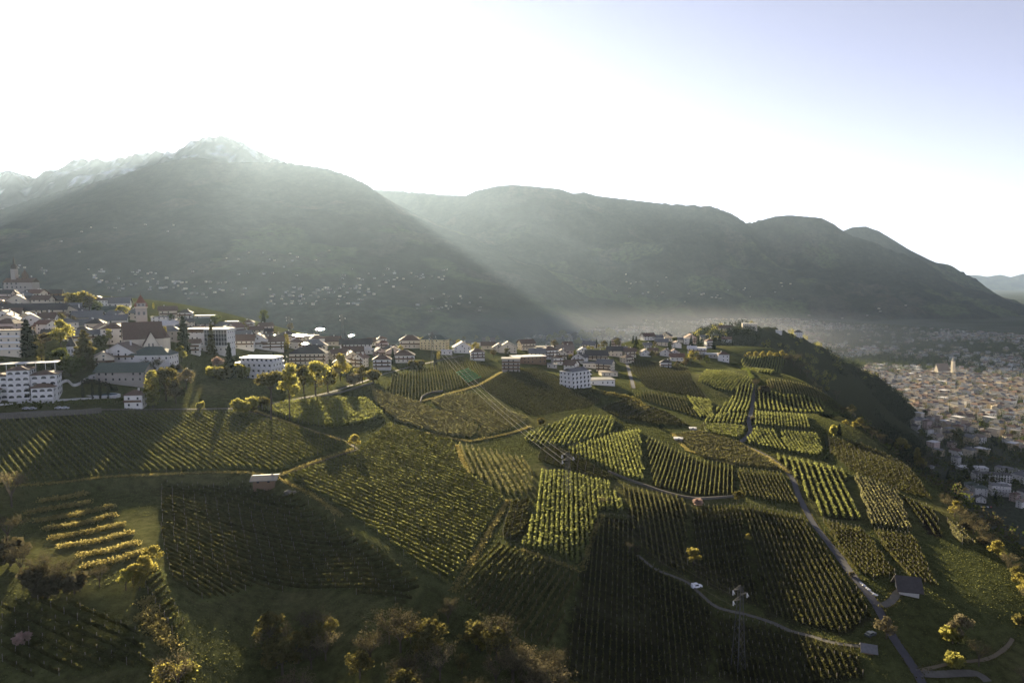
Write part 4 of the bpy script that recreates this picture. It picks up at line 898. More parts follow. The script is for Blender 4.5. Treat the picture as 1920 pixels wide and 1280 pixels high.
HOUSES = []
USED = []
def house_data(x, y, w, d, h, st, roof, wall, rcol, ridge, yaw, zone, label=None, balc=False, cat='house', name='house', rh=None, chim=True, big=False):
    HOUSES.append(dict(x=x, y=y, z=float(H(x, y)), w=w, d=d, h=h, st=st, roof=roof, wall=wall, rcol=rcol, ridge=ridge, yaw=yaw, zone=zone, label=label, balc=balc, cat=cat, name=name, rh=rh, chim=chim, big=big))
    USED.append((x, y, max(w, d) * .55))
def hs_px(u, v, wpx, hpx, roof, wall, rcol, ridge='x', yaw=0, zone='in the village', label=None, dep=.75, st=None, **k):
    gnd = ground(u, v)[0]; Y = np.linalg.norm(gnd - (0, 0, CZ)); w = wpx * Y / 1280; h = hpx * Y / 1280
    h *= .88; d = min(max(w * dep, min(7.5, w * .9)), 15); dirn = gnd[:2] / np.linalg.norm(gnd[:2]); c = gnd[:2] + dirn * d / 2
    face = -math.atan2(gnd[0], gnd[1])     # turned towards the slope
    house_data(float(c[0]), float(c[1]), w, d, h, st or max(1, round(h / 3.0)), roof, wall, rcol, ridge, face * .7 + R(yaw), zone, label, **k)
def make_house(t):
    if t['name'] == 'house' and not t['balc'] and t['st'] > 1 and t['y'] < 800 and rng.random() < .5: t['balc'] = 'wood'
    o = link(t['name'], None); o.location = (t['x'], t['y'], t['z']); o.rotation_euler = (0, 0, t['yaw'])
    tag(o, t['label'], t['cat'], t.get('group') or t['name'].replace('_', ' ') + 's ' + t['zone'])
    w, d, h, st, rg = t['w'], t['d'], t['h'], t['st'], t['ridge']; rh = t['rh'] or (d if rg == 'x' else w) / 2 * .60
    g = Geo(); r = Geo()
    if t['roof'] == 'gable': gable_body(g, w, d, h, rh, rg); gable_roof(r, w, d, h, rh, rg)
    elif t['roof'] == 'hip': g.box(-w / 2, w / 2, -d / 2, d / 2, -4, h); hip_roof(r, w, d, h, min(w, d) / 2 * .66)
    else: g.box(-w / 2, w / 2, -d / 2, d / 2, -4, h); r.box(-w / 2 - .5, w / 2 + .5, -d / 2 - .5, d / 2 + .5, h, h + .45)
    g.build('wall', M_wall[t['wall']], o); rf = r.build('roof', M_roof[t['rcol']], o)
    if t['chim'] and t['roof'] != 'flat':
        c = Geo(); cx = w * (.18 if rng.random() < .5 else -.2); c.box(cx - .4, cx + .4, .3, 1.1, h + rh * .4, h + rh + 1.0); c.build('chimney', M_wall['white'], rf)
    if t['big']:
        fh = h / st; n = max(2, int(w / 3.6)); pm = None
        for k in range(st):
            for i in range(n):
                if pm is None: q = Geo(); q.box(-.85, .85, -.06, .1, 0, 1.7); pm = q.mesh('window', M_glass)
                wo = link('window', pm, o); wo.location = (-w / 2 + w * (i + .5) / n, -d / 2, k * fh + fh * .3)
        q = Geo(); windows(q, d, w, h, st, 1.3, 1.6, 3.4, False)
        q.v = [(-(y), x, z) for x, y, z in q.v]; so = q.build('side_window', M_glass, o, 'stuff')
    else:
        q = Geo(); windows(q, w, d, h, st); q.build('window', M_glass, o, 'stuff')
        if t['roof'] == 'gable' and rg == 'y':
            a = Geo(); a.box(-.6, .6, -d / 2 - .05, -d / 2 + .1, h + .3, h + 1.5); a.build('attic_window', M_glass, o)
    if t['label'] and 'dark glass front' in t['label']:
        q = Geo(); q.box(-w * .05, w * .48, -d / 2 - .14, -d / 2 - .06, h * .28, h - .8); gf = q.build('glass_front', M_glass, o)
        q = Geo()
        for i in range(9): q.box(-w * .05 + w * .53 * i / 8 - .08, -w * .05 + w * .53 * i / 8 + .08, -d / 2 - .3, -d / 2 - .145, h * .28, h - .8)
        for zz in (.28, .46, .64, .82): q.box(-w * .05, w * .48, -d / 2 - .26, -d / 2 - .142, h * zz - .12, h * zz + .12)
        q.build('mullion', M_white, gf, 'stuff')
        q = Geo(); q.box(-w * .5 - .6, w * .5 + .6, -d / 2 - 2.2, -d / 2 - .02, h * .24, h * .27); q.build('canopy', M_white, o)
        q = Geo(); q.box(-w / 2 - .05, -w * .06, -d / 2 - .12, d / 2, h - 2.6, h - .02); q.build('timber_band', M_wood, o)
    if t['balc']:
        fh = h / st
        for k in range(1, st):
            b = Geo(); z = k * fh
            b.box(-w / 2 - .02, w / 2 + .02, -d / 2 - 1.4, -d / 2 + .02, z - .2, z); b.box(-w / 2 - .02, w / 2 + .02, -d / 2 - 1.45, -d / 2 - 1.33, z + .02, z + 1.0)
            b.build('balcony', M_white if t['balc'] == 'white' else M_wood, o)
    return o
ROOFW = {'gable': 'gabled', 'hip': 'hipped', 'flat': 'flat'}
def build_houses():
    number_labels(HOUSES, lambda t: '%s %s with %s %s roof %s' % (t['wall'], t['name'].replace('_', ' '), t['rcol'], ROOFW[t['roof']], t['zone']))
    for t in HOUSES: make_house(t)

h = hs_px
ZA, ZB, ZC, ZD, ZE, ZF = 'at the far left', 'left of the church', 'around the terraced hotel', 'on the middle rim', 'near the slope hotel', 'among the right villas'
h(62,597,92,13,'gable','cream','dark','x',0,ZA,'long cream chalet with dark roof at the left end of the village',dep=.35)
h(18,619,38,14,'gable','cream','brown','y',0,ZA,balc='wood'); h(60,619,36,15,'gable','white','grey','y',8,ZA,balc=False); h(85,617,32,18,'gable','white','brown','x',-10,ZA,balc='wood')
h(72,575,30,9,'gable','cream','dark','x',0,ZA); h(101,574,28,9,'gable','cream','dark','x',0,ZA); h(35,576,34,8,'gable','cream','brown','y',0,ZA); h(8,560,20,7,'gable','white','brown','y',0,ZA); h(27,562,20,8,'gable','cream','red','y',0,ZA); h(6,581,18,9,'gable','brown','brown','y',0,ZA)
h(85,558,44,7,'gable','brown','dark','x',0,ZA,dep=.4); h(16,600,34,9,'gable','cream','brown','x',0,ZA); h(126,590,38,8,'gable','white','grey','x',5,ZB); h(140,600,38,10,'gable','cream','dark','y',-12,ZB); h(166,607,40,10,'gable','cream','grey','x',0,ZB)
h(206,616,50,14,'gable','white','grey','x',0,ZB,'wide white house with grey roof and balconies left of the church',balc='wood',dep=.5); h(208,594,48,7,'gable','white','green','x',0,ZB,dep=.6); h(185,575,30,7,'gable','brown','dark','y',0,ZB); h(220,579,38,9,'gable','white','grey','x',0,ZB)
h(165,619,36,9,'gable','cream','grey','x',0,ZB); h(158,641,54,14,'gable','white','grey','x',0,ZB,'long white house with low grey roof before the church',dep=.35); h(214,646,33,28,'hip','white','brown','x',0,ZB,'tall white house with brown hipped roof touching the church')
h(112,604,20,8,'gable','white','brown','x',0,ZB); h(40,640,30,9,'gable','cream','dark','x',0,ZA); h(100,634,26,8,'gable','brown','dark','x',0,ZA); h(45,588,20,8,'gable','white','brown','y',0,ZA); h(245,600,24,12,'gable','cream','grey','x',0,ZB)
h(16,668,40,42,'flat','cream','brown','x',-8,ZA,'cream hotel with three balcony rows above the white hotel',st=4,balc='white',cat='hotel',name='hotel',dep=.4)
h(195,690,30,16,'gable','cream','tan','y',10,ZB,'small cream house with tiled roof beside the barn'); h(235,682,52,15,'gable','white','tan','y',-18,ZB,'white parish house with tan roof below the church'); h(290,693,64,22,'hip','white','green','x',-14,ZB,'large white house with green hipped roof below the church',dep=.6)
h(320,640,34,18,'hip','stone','grey','x',0,ZC); h(361,664,24,22,'gable','white','brown','x',0,ZC,balc='wood'); h(318,618,26,8,'gable','white','pale','x',0,ZC); h(300,606,24,10,'flat','white','grey','x',0,ZC); h(335,610,18,9,'flat','cream','pale','x',0,ZC); h(348,598,22,10,'hip','white','dark','x',0,ZC); h(385,606,30,12,'flat','grey','grey','x',0,ZC); h(370,620,36,12,'gable','stone','green','x',0,ZC); h(420,620,24,9,'gable','cream','grey','x',0,ZC); h(435,612,20,8,'flat','grey','pale','x',0,ZC)
h(396,661,72,44,'flat','white','pale','x',-16,ZC,'modern hotel with flat white roof and dark glass front',st=4,cat='hotel',name='hotel',dep=.5)
h(455,655,40,16,'gable','white','brown','x',0,ZC,balc='wood'); h(485,654,34,17,'gable','white','brown','y',0,ZC,balc='wood'); h(488,630,40,8,'gable','brown','dark','x',0,ZC,dep=.4); h(512,658,36,18,'gable','white','brown','x',8,ZC,balc='wood'); h(519,636,16,6,'hip','brown','brown','x',0,ZC)
h(580,684,64,22,'hip','cream','dark','x',-6,ZC,'hip roofed hotel with dark roof and brown balconies',st=3,balc='wood',cat='hotel',name='hotel',dep=.7); h(572,640,46,9,'flat','cream','pale','x',0,ZC,dep=.6); h(600,628,40,6,'flat','white','pale','x',0,ZD,dep=.4); h(620,648,34,9,'gable','tan' if False else 'cream','brown','x',0,ZD); h(600,655,26,8,'gable','white','brown','y',0,ZD)
h(668,658,56,14,'gable','white','dark','x',0,ZD,'large white house with dark roof on the rim of the shelf',dep=.5); h(662,671,36,13,'gable','white','brown','x',5,ZD,balc='wood'); h(717,694,32,22,'hip','white','brown','x',0,ZD,'white house with brown hipped roof at the bend of the lane'); h(735,664,32,10,'hip','cream','dark','x',0,ZD); h(757,680,40,14,'hip','white','brown','x',0,ZD,'long white house with brown hipped roof above the lane',balc='wood'); h(705,648,30,8,'gable','white','brown','x',0,ZD); h(692,664,24,9,'flat','white','pale','x',0,ZD)
h(769,653,38,16,'hip','cream','brown','x',0,ZD); h(815,657,50,22,'hip','yellow','green','x',-14,ZD,'pale yellow four storey hotel with green roof by the pylon',st=4,cat='hotel',name='hotel',dep=.5)
h(866,662,32,12,'gable','white','brown','y',6,ZD); h(895,676,26,18,'hip','white','brown','x',6,ZD,'white three storey cube house above the green nets',st=3); h(868,647,32,7,'gable','brown','dark','x',0,ZD); h(897,648,26,7,'gable','white','dark','x',0,ZD); h(915,655,24,9,'gable','cream','brown','x',0,ZD); h(935,660,22,10,'gable','cream','brown','y',0,ZD); h(838,665,20,8,'flat','white','pale','x',0,ZD); h(917,640,26,6,'gable','brown','brown','x',0,ZD)
h(952,662,34,11,'gable','cream','dark','y',0,ZE); h(990,682,62,14,'flat','brown','pale','x',18,ZE,'long timber clad building with pale flat roof',dep=.7); h(958,698,34,28,'flat','stone','grey','x',0,ZE,'grey stone clad cube house on the hill edge',dep=.9); h(992,649,26,8,'gable','pink','brown','x',0,ZE); h(1022,660,38,9,'flat','grey','dark','x',10,ZE); h(1058,664,34,9,'gable','pink','tan','x',0,ZE,balc='wood'); h(1092,669,20,12,'gable','white','pale','y',0,ZE); h(1118,676,40,10,'gable','cream','dark','x',0,ZE); h(1152,668,28,12,'gable','cream','dark','x',0,ZE); h(1035,690,18,8,'flat','grey','grey','x',0,ZE); h(1105,690,24,10,'flat','white','grey','x',0,ZE); h(1135,688,22,9,'gable','pink','dark','x',0,ZE); h(1170,660,16,7,'gable','cream','grey','x',0,ZE)
for u,v,w,hh,rf,wl,rc,rd in ((1209,668,18,8,'gable','white','brown','y'),(1248,668,20,8,'gable','white','brown','y'),(1264,669,18,9,'gable','white','red','y'),(1269,677,24,9,'gable','white','red','x'),(1248,690,20,11,'hip','white','dark','x'),(1297,663,14,11,'gable','white','pale','x'),(1313,664,20,12,'flat','white','pale','x'),(1334,671,26,7,'flat','grey','pale','x'),(1356,678,19,14,'hip','white','brown','x'),
   (1290,646,15,12,'flat','white','grey','x'),(1240,648,22,8,'gable','cream','grey','x'),(1256,640,20,7,'flat','cream','brown','x'),(1268,652,16,8,'gable','white','brown','y'),(1232,638,18,6,'gable','white','grey','x'),(1275,642,10,7,'gable','white','grey','x'),(1320,640,14,8,'gable','cream','grey','x'),(1340,636,12,7,'hip','cream','grey','x'),(1362,642,16,5,'gable','white','red','x'),(1213,652,14,6,'gable','grey','grey','x'),(1185,664,14,7,'gable','cream','brown','x'),(1225,662,14,6,'gable','cream','brown','x'),(1300,640,14,5,'flat','cream','grey','x')): h(u,v,w,hh,rf,wl,rc,rd,rng.integers(-12,12),ZF)
h(1405,618,25,11,'flat','cream','pale','x',0,'on the hilltop','large pale building crowning the wooded hill',dep=.5); h(1360,622,24,7,'gable','cream','brown','x',0,'on the hilltop'); h(1460,626,10,5,'flat','white','pale','x',0,'on the hilltop'); h(1496,632,14,7,'hip','white','dark','x',0,'on the hilltop')
for i in range(9): h(1510 + 3.4 * i + rng.random() * 3, 622 + 2.2 * i + rng.random() * 5, 6.5, 4, 'gable', ['white', 'cream', 'pink'][i % 3], ['red', 'brown'][i % 2], 'x', 0, 'in the hilltop hamlet')
h(1702,742,12,9,'gable','white','grey','y',20,'on the dark hill flank','white house at the foot of the dark hill'); h(1575,672,8,4,'flat','white','pale','x',0,'on the dark hill flank','small white house on the dark hill flank')
h(255,766,27,24,'hip','white','brown','x',-10,'beside the lane','small white two storey house beside the lane'); h(348,712,16,12,'gable','white','green','x',0,'beside the lane','little white garden house below the church')
h(1700,1116,27,13,'gable','grey','dark','x',8,'at the vineyard','dark roofed timber barn by the asphalt road',cat='barn',name='barn',rh=2.8,chim=False); h(498,920,36,8,'gable','brown','grey','x',-4,'at the vineyard','field hut with pale metal roof below the farm tracks',cat='hut',name='hut',rh=.8,chim=False,dep=.45)
h(1628,1226,12,9,'gable','brown','grey','x',0,'at the vineyard','small wooden shed at the end of the gravel path',cat='shed',name='shed',rh=.8,chim=False); h(1272,826,13,3,'flat','stone','pale','x',0,'at the vineyard','low shed with white roof above the tan vineyard',cat='shed',name='shed'); h(1299,806,10,2.5,'flat','stone','pale','x',0,'at the vineyard','low shed with white roof near the round vineyard',cat='shed',name='shed')
h(236,722,74,20,'gable','stone','green','x',-16,'in the village','big barn with green roof below the church',cat='barn',name='barn',dep=.55,rh=4.2,chim=False)
h(195,712,34,4,'flat','grey','pale','x',-10,'in the village','low flat canopy left of the big barn',cat='shed',name='shed',dep=.4)
HAND = len(HOUSES)
# more roofs between those, where the photograph shows only a jumble of them
def filler(poly, n, zone, wr=(9, 15)):
    k = 0; tries = 0; P3 = ground([p[0] for p in poly], [p[1] for p in poly])[:, :2]; lo, hi = P3.min(0), P3.max(0)
    while k < n and tries < 4000:
        tries += 1; p = lo + (hi - lo) * rng.random(2)
        if not inside(P3, p[0], p[1]) or any(math.hypot(p[0] - a, p[1] - b) < r + 5 for a, b, r in USED): continue
        w = wr[0] + (wr[1] - wr[0]) * rng.random(); hh = [5, 6, 7, 8][int(rng.integers(4))]
        house_data(p[0], p[1], w, w * .8, hh, max(1, round(hh / 3)), ['gable', 'gable', 'hip'][int(rng.integers(3))], ['white', 'white', 'cream', 'cream', 'pink'][int(rng.integers(5))], ['brown', 'dark', 'grey', 'brown', 'red'][int(rng.integers(5))], 'xy'[int(rng.integers(2))], rng.normal() * .5, zone, balc='wood' if rng.random() < .6 else False); k += 1
filler([(0,556),(130,570),(240,592),(240,630),(100,640),(0,640)], 18, 'in the upper village')
filler([(300,590),(440,604),(560,632),(560,655),(440,645),(300,640)], 18, 'behind the modern hotel')
filler([(560,640),(800,648),(1000,650),(1180,642),(1180,675),(1000,665),(800,670),(600,670)], 34, 'in the middle village')
filler([(560,640),(760,648),(760,690),(690,704),(600,690)], 12, 'near the upper lane')
filler([(880,650),(1000,655),(1000,690),(940,692),(900,682)], 8, 'left of the timber building')
filler([(1000,662),(1180,668),(1180,690),(1120,700),(1010,690)], 9, 'above the slope hotel')
filler([(1190,638),(1380,640),(1380,664),(1200,662)], 12, 'among the right villas')

# --- church with a tall tower
def mk(name, label, cat, x, y, yaw, group=None, z=None):
    o = link(name, None); o.location = (x, y, float(H(x, y)) if z is None else z); o.rotation_euler = (0, 0, yaw); tag(o, label, cat, group); USED.append((x, y, 12)); return o
M_spire = mat_plain('red_tile', (.20, .085, .055), .8, noise=.3, scale=1.5)
gx = ground(258, 668)[0]; S = np.linalg.norm(gx - (0, 0, CZ)) / 1280     # metres per picture point there
ch = mk('church', 'pale stone church with steep brown roof and gable transept', 'church', gx[0], gx[1] + 7, R(34))
nl, nd, ne, nr = 58 * S, 34 * S, 27 * S, 26 * S
g = Geo(); gable_body(g, nl, nd, ne, nr, 'x'); g.build('wall', M_wall['cream'], ch)
g = Geo(); gable_roof(g, nl, nd, ne, nr, 'x', .35); rf = g.build('roof', M_roof['brown'], ch)
g = Geo(); tw = 22 * S; tx = nl * .16; g2 = Geo(); gable_body(g2, tw, 5, ne * .62, nr * .8, 'y'); tb = g2.build('transept', M_wall['cream'], ch); tb.location = (tx, -nd / 2 - 2.4, 0)
g2 = Geo(); gable_roof(g2, tw, 5, ne * .62, nr * .8, 'y', .35); tr = g2.build('roof', M_roof['brown'], tb)
for sx in (-1.3, 1.0):
    q = Geo(); q.box(tx + sx - .35, tx + sx + .35, -nd / 2 - 4.96, -nd / 2 - 4.8, 2, ne * .62 + 1); q.build('lancet_window', M_glass, ch)
q = Geo(); q.v = []; ring = [(-nl / 2 - .06, 1.3 * math.cos(a), ne * .72 + 1.3 * math.sin(a)) for a in np.linspace(0, 2 * math.pi, 14)[:-1]]; q.slab(ring, 0); q.f = q.f[:1]; q.build('round_window', M_glass, ch)
for k, sy in enumerate((-3.2, -1, 1.2, 3.4)):
    q = Geo(); q.box(-nl / 2 - .06, -nl / 2 + .1, sy - .25, sy + .25, ne + 1.2, ne + 2.2); q.build('slit_window', M_glass, ch)
g = Geo(); ring = [(nl / 2 + 5 * math.cos(a), nd * .38 * math.sin(a)) for a in np.linspace(-math.pi / 2, math.pi / 2, 6)]; g.prism(ring + [(nl / 2 - .5, nd * .38), (nl / 2 - .5, -nd * .38)], -3, ne * .95); g.build('choir', M_wall['cream'], ch)
g = Geo(); g.cone([(x * 1.01, y * 1.08) for x, y in ring] + [(nl / 2 - .5, nd * .4), (nl / 2 - .5, -nd * .4)], ne * .95 + .02, (nl / 2 - .4, 0, ne + nr * .82)); g.build('choir_roof', M_roof['brown'], ch)
for i in range(4):
    q = Geo(); bx = -nl / 2 + nl * (i + .5) / 4
    if abs(bx - tx) > tw / 2: q.box(bx - .5, bx + .5, -nd / 2 - .9, -nd / 2 + .02, -3, ne * .7); q.build('buttress', M_wall['cream'], ch)
gt = ground(265, 612)[0]; S2 = np.linalg.norm(gt - (0, 0, CZ)) / 1280
# the tower stands right behind the nave
tx_, ty_ = gx[0] + 6, gx[1] + 24; S2 = math.hypot(tx_, ty_) / 1280; tz = float(H(tx_, ty_)); top = 240 + 0
zt = lambda v: float(px_at(265, v, ty_)[2]) - tz
to = mk('church_tower', 'stone church tower with belfry arches and red pyramid spire', 'church tower', tx_, ty_, R(30))
xw = float(px_at(265.5, 600, ty_)[0]); to.location.x = xw
hw = 8.3 * S2; g = Geo(); g.box(-hw, hw, -hw, hw, -3, zt(577)); g.build('shaft', M_wall['stone'], to)
g = Geo(); g.box(-hw * 1.18, hw * 1.18, -hw * 1.18, hw * 1.18, zt(577) + .003, zt(575)); g.build('cornice', M_wall['cream'], to)
g = Geo(); g.box(-hw * .8, hw * .8, -hw * .8, hw * .8, zt(575) + .003, zt(568)); g.build('belfry', M_wall['stone'], to)
g = Geo(); g.cone([(-hw * .95, -hw * .95), (hw * .95, -hw * .95), (hw * .95, hw * .95), (-hw * .95, hw * .95)], zt(568) + .004, (0, 0, zt(552))); sp = g.build('spire', M_spire, to)
g = Geo(); g.bar((0, 0, zt(553)), (0, 0, zt(547)), .09); g.box(-.3, .3, -.3, .3, zt(551), zt(550)); g.build('finial', M_metal, sp)
for sx in (-1, 1):
    for sy in (-1, 1):
        g = Geo(); g.box(sx * hw - .5, sx * hw + .5, sy * hw - .5, sy * hw + .5, zt(575) + .004, zt(571)); g.cone([(sx * hw - .6, sy * hw - .6), (sx * hw + .6, sy * hw - .6), (sx * hw + .6, sy * hw + .6), (sx * hw - .6, sy * hw + .6)], zt(571), (sx * hw, sy * hw, zt(567))); g.build('pinnacle', M_spire, to)
for zz0, zz1, ww in ((zt(590), zt(584), .35), (zt(573), zt(569.5), .28)):
    for ax in range(4):
        for off in (-.45, .45):
            rr = hw if zz1 < zt(576) else hw * .8; g = Geo(); cx = off * rr; g.box(cx - ww * rr * .6, cx + ww * rr * .6, -rr - .05, -rr + .1, zz0, zz1); q = g.build('belfry_window', M_glass, to); q.rotation_euler = (0, 0, ax * math.pi / 2)

# --- white hotel at the left edge
gh = ground(35, 752)[0]; S = np.linalg.norm(gh - (0, 0, CZ)) / 1280
ht = mk('hotel', 'white hotel with arched balconies and brown roofs at the left edge', 'hotel', gh[0], gh[1] + 6, R(24), 'hotels in the village')
def hotel_block(x0, x1, y0, y1, st, fh, roof, arch=True):
    g = Geo(); g.box(x0, x1, y0, y1, -4, st * fh); b = g.build('wing', M_white, ht)
    n = max(1, round((x1 - x0) / 3.7)); q = Geo(); q.box(-1.15, 1.15, -.06, .12, 0, 1.5)
    if arch: q.prism([(-1.15, 0), (1.15, 0)], 0, 0) if False else None
    aw = Geo(); k = 9; pts = [(-1.15, .7)] + [(1.15 * math.cos(a), 1.35 + .75 * math.sin(a)) for a in np.linspace(math.pi, 0, k)] + [(1.15, .7)]
    nn = len(aw.v); aw.v += [(x, -.06, z) for x, z in pts] + [(x, .1, z) for x, z in pts]; m = len(pts)
    aw.f.append(tuple(range(nn, nn + m))); 
    for i in range(m): aw.f.append((nn + i, nn + (i + 1) % m, nn + m + (i + 1) % m, nn + m + i))
    am = aw.mesh('window', M_glass); rail = Geo(); rail.box(-1.5, 1.5, -.9, -.8, .0, .85); rail.box(-1.5, 1.5, -.9, .02, -.14, 0); rm = rail.mesh('balcony', M_white)
    for f in range(st):
        for i in range(n):
            cx = x0 + (x1 - x0) * (i + .5) / n; wo = link('window', am, b); wo.location = (cx, y0, f * fh + .25)
            bo = link('balcony', rm, b); bo.location = (cx, y0, f * fh + .2)
    sq = Geo()
    for f in range(st):
        for j in range(max(1, int((y1 - y0) / 4))):
            cy = y0 + (y1 - y0) * (j + .5) / max(1, int((y1 - y0) / 4)); sq.box(x1 - .1, x1 + .05, cy - .8, cy + .8, f * fh + .8, f * fh + 2.2)
    sq.build('side_window', M_glass, b, 'stuff')
    if roof:
        r = Geo(); hip_roof(r, x1 - x0, y1 - y0, st * fh, 2.0, 1.0); ro = r.build('roof', M_roof['brown'], b); ro.location = ((x0 + x1) / 2, (y0 + y1) / 2, .003)
fh = 3.1
hotel_block(-22, -7, -4, 9, 4, fh, True); hotel_block(-7 + .003, 3, -6, 9, 5, fh, True); hotel_block(3 + .003, 15, -4.5, 9, 4, fh, True); hotel_block(4, 14, -9.5, -4.53, 2, fh, True); hotel_block(-20, -10, -9.5, -4.03, 2, fh, True)
g = Geo()
for i in range(9): g.box(-18 + 3.6 * i, -18 + 3.6 * i + 3.3, 4, 14, 5 * fh + 2.4, 5 * fh + 2.6)
g.build('terrace_roof', M_white, ht)
g = Geo()
for i in range(8): g.box(-18 + 4.4 * i, -17.8 + 4.4 * i, 4.3, 4.5, 4 * fh - .5, 5 * fh + 2.4)
g.build('terrace_column', M_white, ht, 'stuff')

# --- terraced hotel in the middle of the village and the hotel on the slope: stepped white storeys
def stepped(name, label, u, v, wpx, levels, fh, yaw, step, dep, group='hotels in the village', shrink=0):
    g0 = ground(u, v)[0]; s = np.linalg.norm(g0 - (0, 0, CZ)) / 1280; w = wpx * s
    o = mk(name, label, 'hotel', g0[0], g0[1] + dep / 2, yaw, group)
    for k in range(levels):
        y0 = -dep / 2 + step * k; x0, x1 = -w / 2 + shrink * k, w / 2 - shrink * .4 * k
        g = Geo(); g.box(x0, x1, y0, dep / 2, -4 if k == 0 else k * fh + .003, (k + 1) * fh - .3); st = g.build('storey', M_white, o)
        g = Geo(); g.box(x0 - .4, x1 + .4, y0 - 1.7, dep / 2 + .3, (k + 1) * fh - .297, (k + 1) * fh); g.build('floor_slab', M_white, st)
        n = max(3, int((x1 - x0) / 3.4)); q = Geo(); q.box(-.75, .75, -.05, .1, 0, 1.9); qm = q.mesh('window', M_glass); r = Geo(); r.box(-1.45, 1.45, -1.68, -1.6, 0, 1.05); rm = r.mesh('balcony_rail', M_white)
        for i in range(n):
            cx = x0 + (x1 - x0) * (i + .5) / n; a = link('window', qm, st); a.location = (cx, y0, k * fh + .25); b = link('balcony_rail', rm, st); b.location = (cx, y0, k * fh + .02)
        q = Geo()
        for i in range(max(1, int(dep / 4))):
            for sx, xx in ((-1, x0), (1, x1)): q.box(xx - .06, xx + .06, y0 + 2 + 4 * i, y0 + 3.2 + 4 * i, k * fh + .9, k * fh + 2.2)
        q.build('side_window', M_glass, st, 'stuff')
    return o, s, w
stepped('hotel', 'terraced white hotel with four stepped balcony floors', 470, 708, 84, 4, 3.3, R(-10), 3.0, 22, shrink=2.0)
o, s, w = stepped('hotel', 'white hotel with balconies on the vineyard slope', 1080, 728, 50, 4, 3.1, R(40), .3, 13)
g = Geo(); gable_roof(g, w * .8, 11, 4 * 3.1, 2.0, 'x', .8); g.build('roof', M_roof['grey'], o)
h(1126,722,46,10,'flat','white','grey','x',12,ZE,'low white hall with tall windows below the slope hotel',st=1); h(1140,705,30,8,'flat','cream','tan','x',14,ZE,'tan roofed wing of the slope hotel')

# --- castle far left
gc = ground(4, 549)[0]; cs = np.linalg.norm(gc - (0, 0, CZ)) / 1280
co = mk('castle', 'distant castle with onion domed tower at the left edge', 'castle', gc[0] + 8 * cs, gc[1] + 14, 0)
g = Geo(); g.box(-16 * cs, 28 * cs, -8 * cs, 8 * cs, -6, 16 * cs); g.build('wall', M_wall['stone'], co)
g = Geo(); gable_roof(g, 44 * cs, 16 * cs, 16 * cs, 6 * cs, 'x', .5); r_ = g.build('roof', M_roof['brown'], co); r_.location = (6 * cs, 0, 0)
g = Geo(); tw = 3.4 * cs; g.box(-4 * cs - tw, -4 * cs + tw, -tw, tw, 16 * cs, 36 * cs); t_ = g.build('tower', M_wall['stone'], co)
g = Geo(); ringf = lambda r: [(-4 * cs + r * math.cos(a), r * math.sin(a)) for a in np.linspace(0, 2 * math.pi, 9)[:-1]]
for r0, z0, z1 in ((3.2, 36, 38), (4.2, 38, 41), (3.0, 41, 43), (1.4, 43, 46)): g.prism(ringf(r0 * cs), z0 * cs + .002, z1 * cs)
g.cone(ringf(1.6 * cs), 46 * cs, (-4 * cs, 0, 56 * cs)); g.build('onion_dome', M_roof['dark'], t_)
g = Geo(); g.box(9 * cs, 15 * cs, -3 * cs, 3 * cs, 20 * cs, 27 * cs); g.cone([(8.6 * cs, -3.4 * cs), (15.4 * cs, -3.4 * cs), (15.4 * cs, 3.4 * cs), (8.6 * cs, 3.4 * cs)], 27 * cs, (12 * cs, 0, 36 * cs)); g.build('turret', M_roof['brown'], co)
q = Geo(); windows(q, 40 * cs, 16 * cs, 16 * cs, 3, 1.3, 1.8, 4, False); q.build('window', M_glass, co, 'stuff')
# --- round garden turret
gr = ground(131, 668)[0]; rs = np.linalg.norm(gr - (0, 0, CZ)) / 1280
ro = mk('garden_turret', 'small white turret with dark cone roof in front of the church', 'turret', gr[0], gr[1] + 2, 0)
ring = [(6.5 * rs * math.cos(a), 6.5 * rs * math.sin(a)) for a in np.linspace(0, 2 * math.pi, 11)[:-1]]
g = Geo(); g.prism(ring, -3, 15 * rs); g.build('wall', M_white, ro); g = Geo(); g.cone([(x * 1.2, y * 1.2) for x, y in ring], 15 * rs + .004, (0, 0, 31 * rs)); g.build('roof', M_roof['dark'], ro)
for a in (-2.2, -1.57, -.9):
    g = Geo(); g.box(-.3, .3, -.1, .1, 2, 4.2); q = g.build('window', M_glass, ro); q.location = (6.4 * rs * math.cos(a), 6.4 * rs * math.sin(a), 0); q.rotation_euler = (0, 0, a + math.pi / 2)
# --- added mirror panels, each tilted to throw the sun's glint at the camera
def glint(u, v, Y, w, d, label, yaw=0.0):
    x, y, z = (float(q) for q in px_at(u, v, Y)); p = Vector((x, y, z)); c = (Vector((0, 0, CZ)) - p).normalized(); n = (c + sdir).normalized()
    g = Geo(); g.box(-w / 2, w / 2, -d / 2, d / 2, -.12, 0)
    for sx in (-w / 2 + .2, w / 2 - .2):
        for sy in (-d / 2 + .2, d / 2 - .2): g.box(sx - .08, sx + .08, sy - .08, sy + .08, -3.2, -.1)
    o = g.build('solar_glint_panel', M_panel); o.location = p; o.rotation_euler = n.to_track_quat('Z', 'Y').to_euler(); tag(o, label, 'solar panel', 'solar panels on village roofs')
